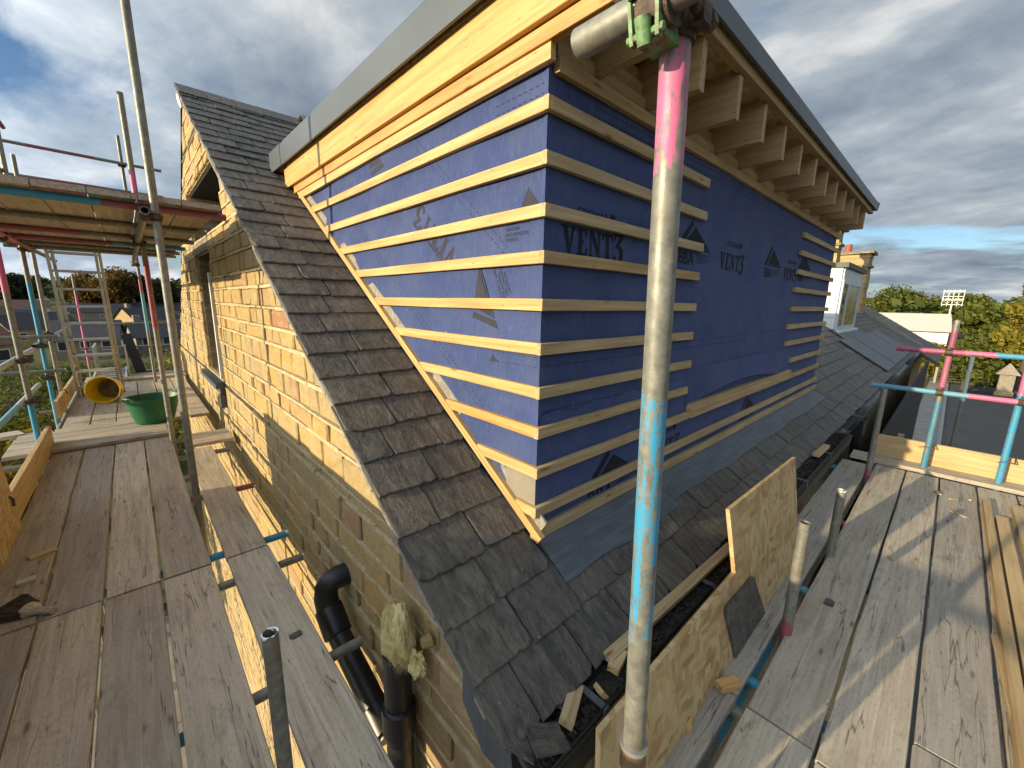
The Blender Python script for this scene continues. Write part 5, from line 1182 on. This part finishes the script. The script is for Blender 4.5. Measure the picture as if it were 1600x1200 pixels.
for k_, (x0, y0, x1, y1) in enumerate([(-9, 27, 4, 29), (-12, 38, 5, 40)]):
    fe = thing('garden_fence', ('brown board fence across the nearer garden on the left', 'brown board fence across the farther garden on the left')[k_], 'fence', (x0, y0, -6.6), 'garden fences'); n_ = 40
    for i in range(n_):
        t = i/n_; link('fence_board', G().box((0, -.012, 0), (math.hypot(x1-x0, y1-y0)/n_-.02, .012, 1.7+random.uniform(-.02, .02)), Matrix.Translation((x0+(x1-x0)*t, y0+(y1-y0)*t, -6.6)) @ Matrix.Rotation(math.atan2(y1-y0, x1-x0), 4, 'Z')).mesh('fence_board', FEN), None, None, fe)
sh = thing('white_shed', 'large pale industrial shed roof among the right-hand trees', 'shed', (135, 8, -6))
link('wall', G().box((128, .6, -6.5), (160, 26, -3.2)).mesh('wall', CREAM), None, None, sh)
link('roof', G().add([(127, .2, -3.0), (127, 26, -3.0), (142, 26, .75), (142, .9, .75), (160, 26, -3), (160, .2, -3)], [(0, 3, 2, 1), (3, 5, 4, 2), (0, 5, 3), (1, 2, 4)]).mesh('roof', plain('cream_sheet', (.66, .62, .50), .6, 0, .06)), None, None, sh)
for k in range(6): link('roof_seam', G().add([(127, 2+4*k, -2.97), (127, 2.12+4*k, -2.97), (142, 2.12+4*k, .79), (142, 2+4*k, .79)], [(0, 1, 2, 3)]).mesh('roof_seam', CREAM), None, None, sh)
fm = thing('floodlight_mast', 'floodlight mast with rows of lamps above the right-hand trees', 'floodlight', (150, 1.4, -6))
STEEL = plain('pale_steel', (.55, .55, .52), .5, .3, .1)
link('mast', G().cyl((150, 1.35, -6), (150, 1.35, 3.2), .28, .18, 10).mesh('mast', STEEL), None, None, fm)
g = G()
for z in (3.0, 4.0, 5.0, 6.0): g.box((149.9, -.4, z-.06), (150.1, 3.1, z+.06))
for y in (-.4, .5, 1.35, 2.2, 3.1): g.box((149.9, y-.05, 2.6), (150.1, y+.05, 6.6))
for y0 in (-.4, 1.35): g.cyl((150, y0, 2.7), (150, y0+1.75, 4), .05, n=6); g.cyl((150, y0+1.75, 2.7), (150, y0, 4), .05, n=6)
link('frame', g.mesh('frame', STEEL), None, None, fm)
for k in range(7):
    for z in (4.35, 6.35): link('lamp', G().cyl((149.75, -.3+.55*k, z), (149.4, -.3+.55*k, z-.12), .2, .24, 10).mesh('lamp', WHITE), None, None, fm)
# gate and stone pillars at the end of the lane
gt_ = thing('field_gate', 'dark timber field gate across the lane between the far poles', 'gate', (66, -1.5, -6.5))
for k in range(5): link('bar', G().box((66, -3.1, -6.2+.27*k), (66.06, .6, -6.09+.27*k)).mesh('bar', BARK), None, None, gt_)
for y in (-3.15, .6): link('post', G().box((65.95, y-.1, -6.5), (66.12, y+.1, -4.7)).mesh('post', BOARD), None, None, gt_)
link('brace', G().box((65.94, 0, 0), (66.0, 3.8, .1), Matrix.Translation((0, -3.1, -6.2)) @ Matrix.Rotation(.28, 4, 'X')).mesh('brace', BARK), None, None, gt_)
pl = thing('stone_pillar', 'stone gate pillar with a pyramid cap beyond the far rail', 'pillar', (62, -4.25, -6.5))
link('shaft', G().box((61.5, -4.75, -6.5), (62.5, -3.75, -4.4)).mesh('shaft', GST), None, None, pl)
link('plinth', G().box((61.4, -4.85, -6.5), (62.6, -3.65, -6.1)).mesh('plinth', YST), None, None, pl)
link('cap', G().add([(61.2, -5.05, -4.4), (62.8, -5.05, -4.4), (62.8, -3.45, -4.4), (61.2, -3.45, -4.4), (62, -4.25, -3.3)], [(0, 3, 2, 1), (0, 1, 4), (1, 2, 4), (2, 3, 4), (3, 0, 4)]).mesh('cap', GST), None, None, pl)
wl_ = thing('garden_wall', 'stone garden wall running along the lane at the right edge', 'wall', (40, -7.3, -6.5))
link('coping', G().box((15, -7.65, -5.1), (62, -7.15, -4.98)).mesh('coping', GST), None, None, wl_)
for k in range(4):
    for i in range(47): link('stone', G().box((15+i*1.0+(.5 if k % 2 else 0), -7.6+random.uniform(0, .04), -6.5+.35*k), (15.97+i*1.0+(.5 if k % 2 else 0), -7.2, -6.17+.35*k)).mesh('stone', GST), None, None, wl_)
pt = thing('palm_plant', 'spiky dark palm-like plant beside the lane below the blue pole', 'plant', (21, -.1, -6.4))
g = G()
for i in range(70):
    a = random.uniform(0, 6.28); e = random.uniform(.1, 1.3); L_ = random.uniform(.8, 1.3); p = Vector((21, -.1, -4.9)); d1 = Vector((math.cos(a)*math.cos(e), math.sin(a)*math.cos(e), math.sin(e))); s_ = d1.cross(Vector((0, 0, 1))).normalized()*.035
    q = p+d1*L_*.6; e2 = p+d1*L_+Vector((0, 0, -.35)); g.add([p-s_, p+s_, q+s_, q-s_, e2], [(0, 1, 2, 3), (3, 2, 4)])
link('fronds', g.mesh('fronds', LEAFD), None, None, pt)
link('stem', G().cyl((21, -.1, -6.45), (21, -.1, -4.85), .12, .09, 9).mesh('stem', BARK), None, None, pt)
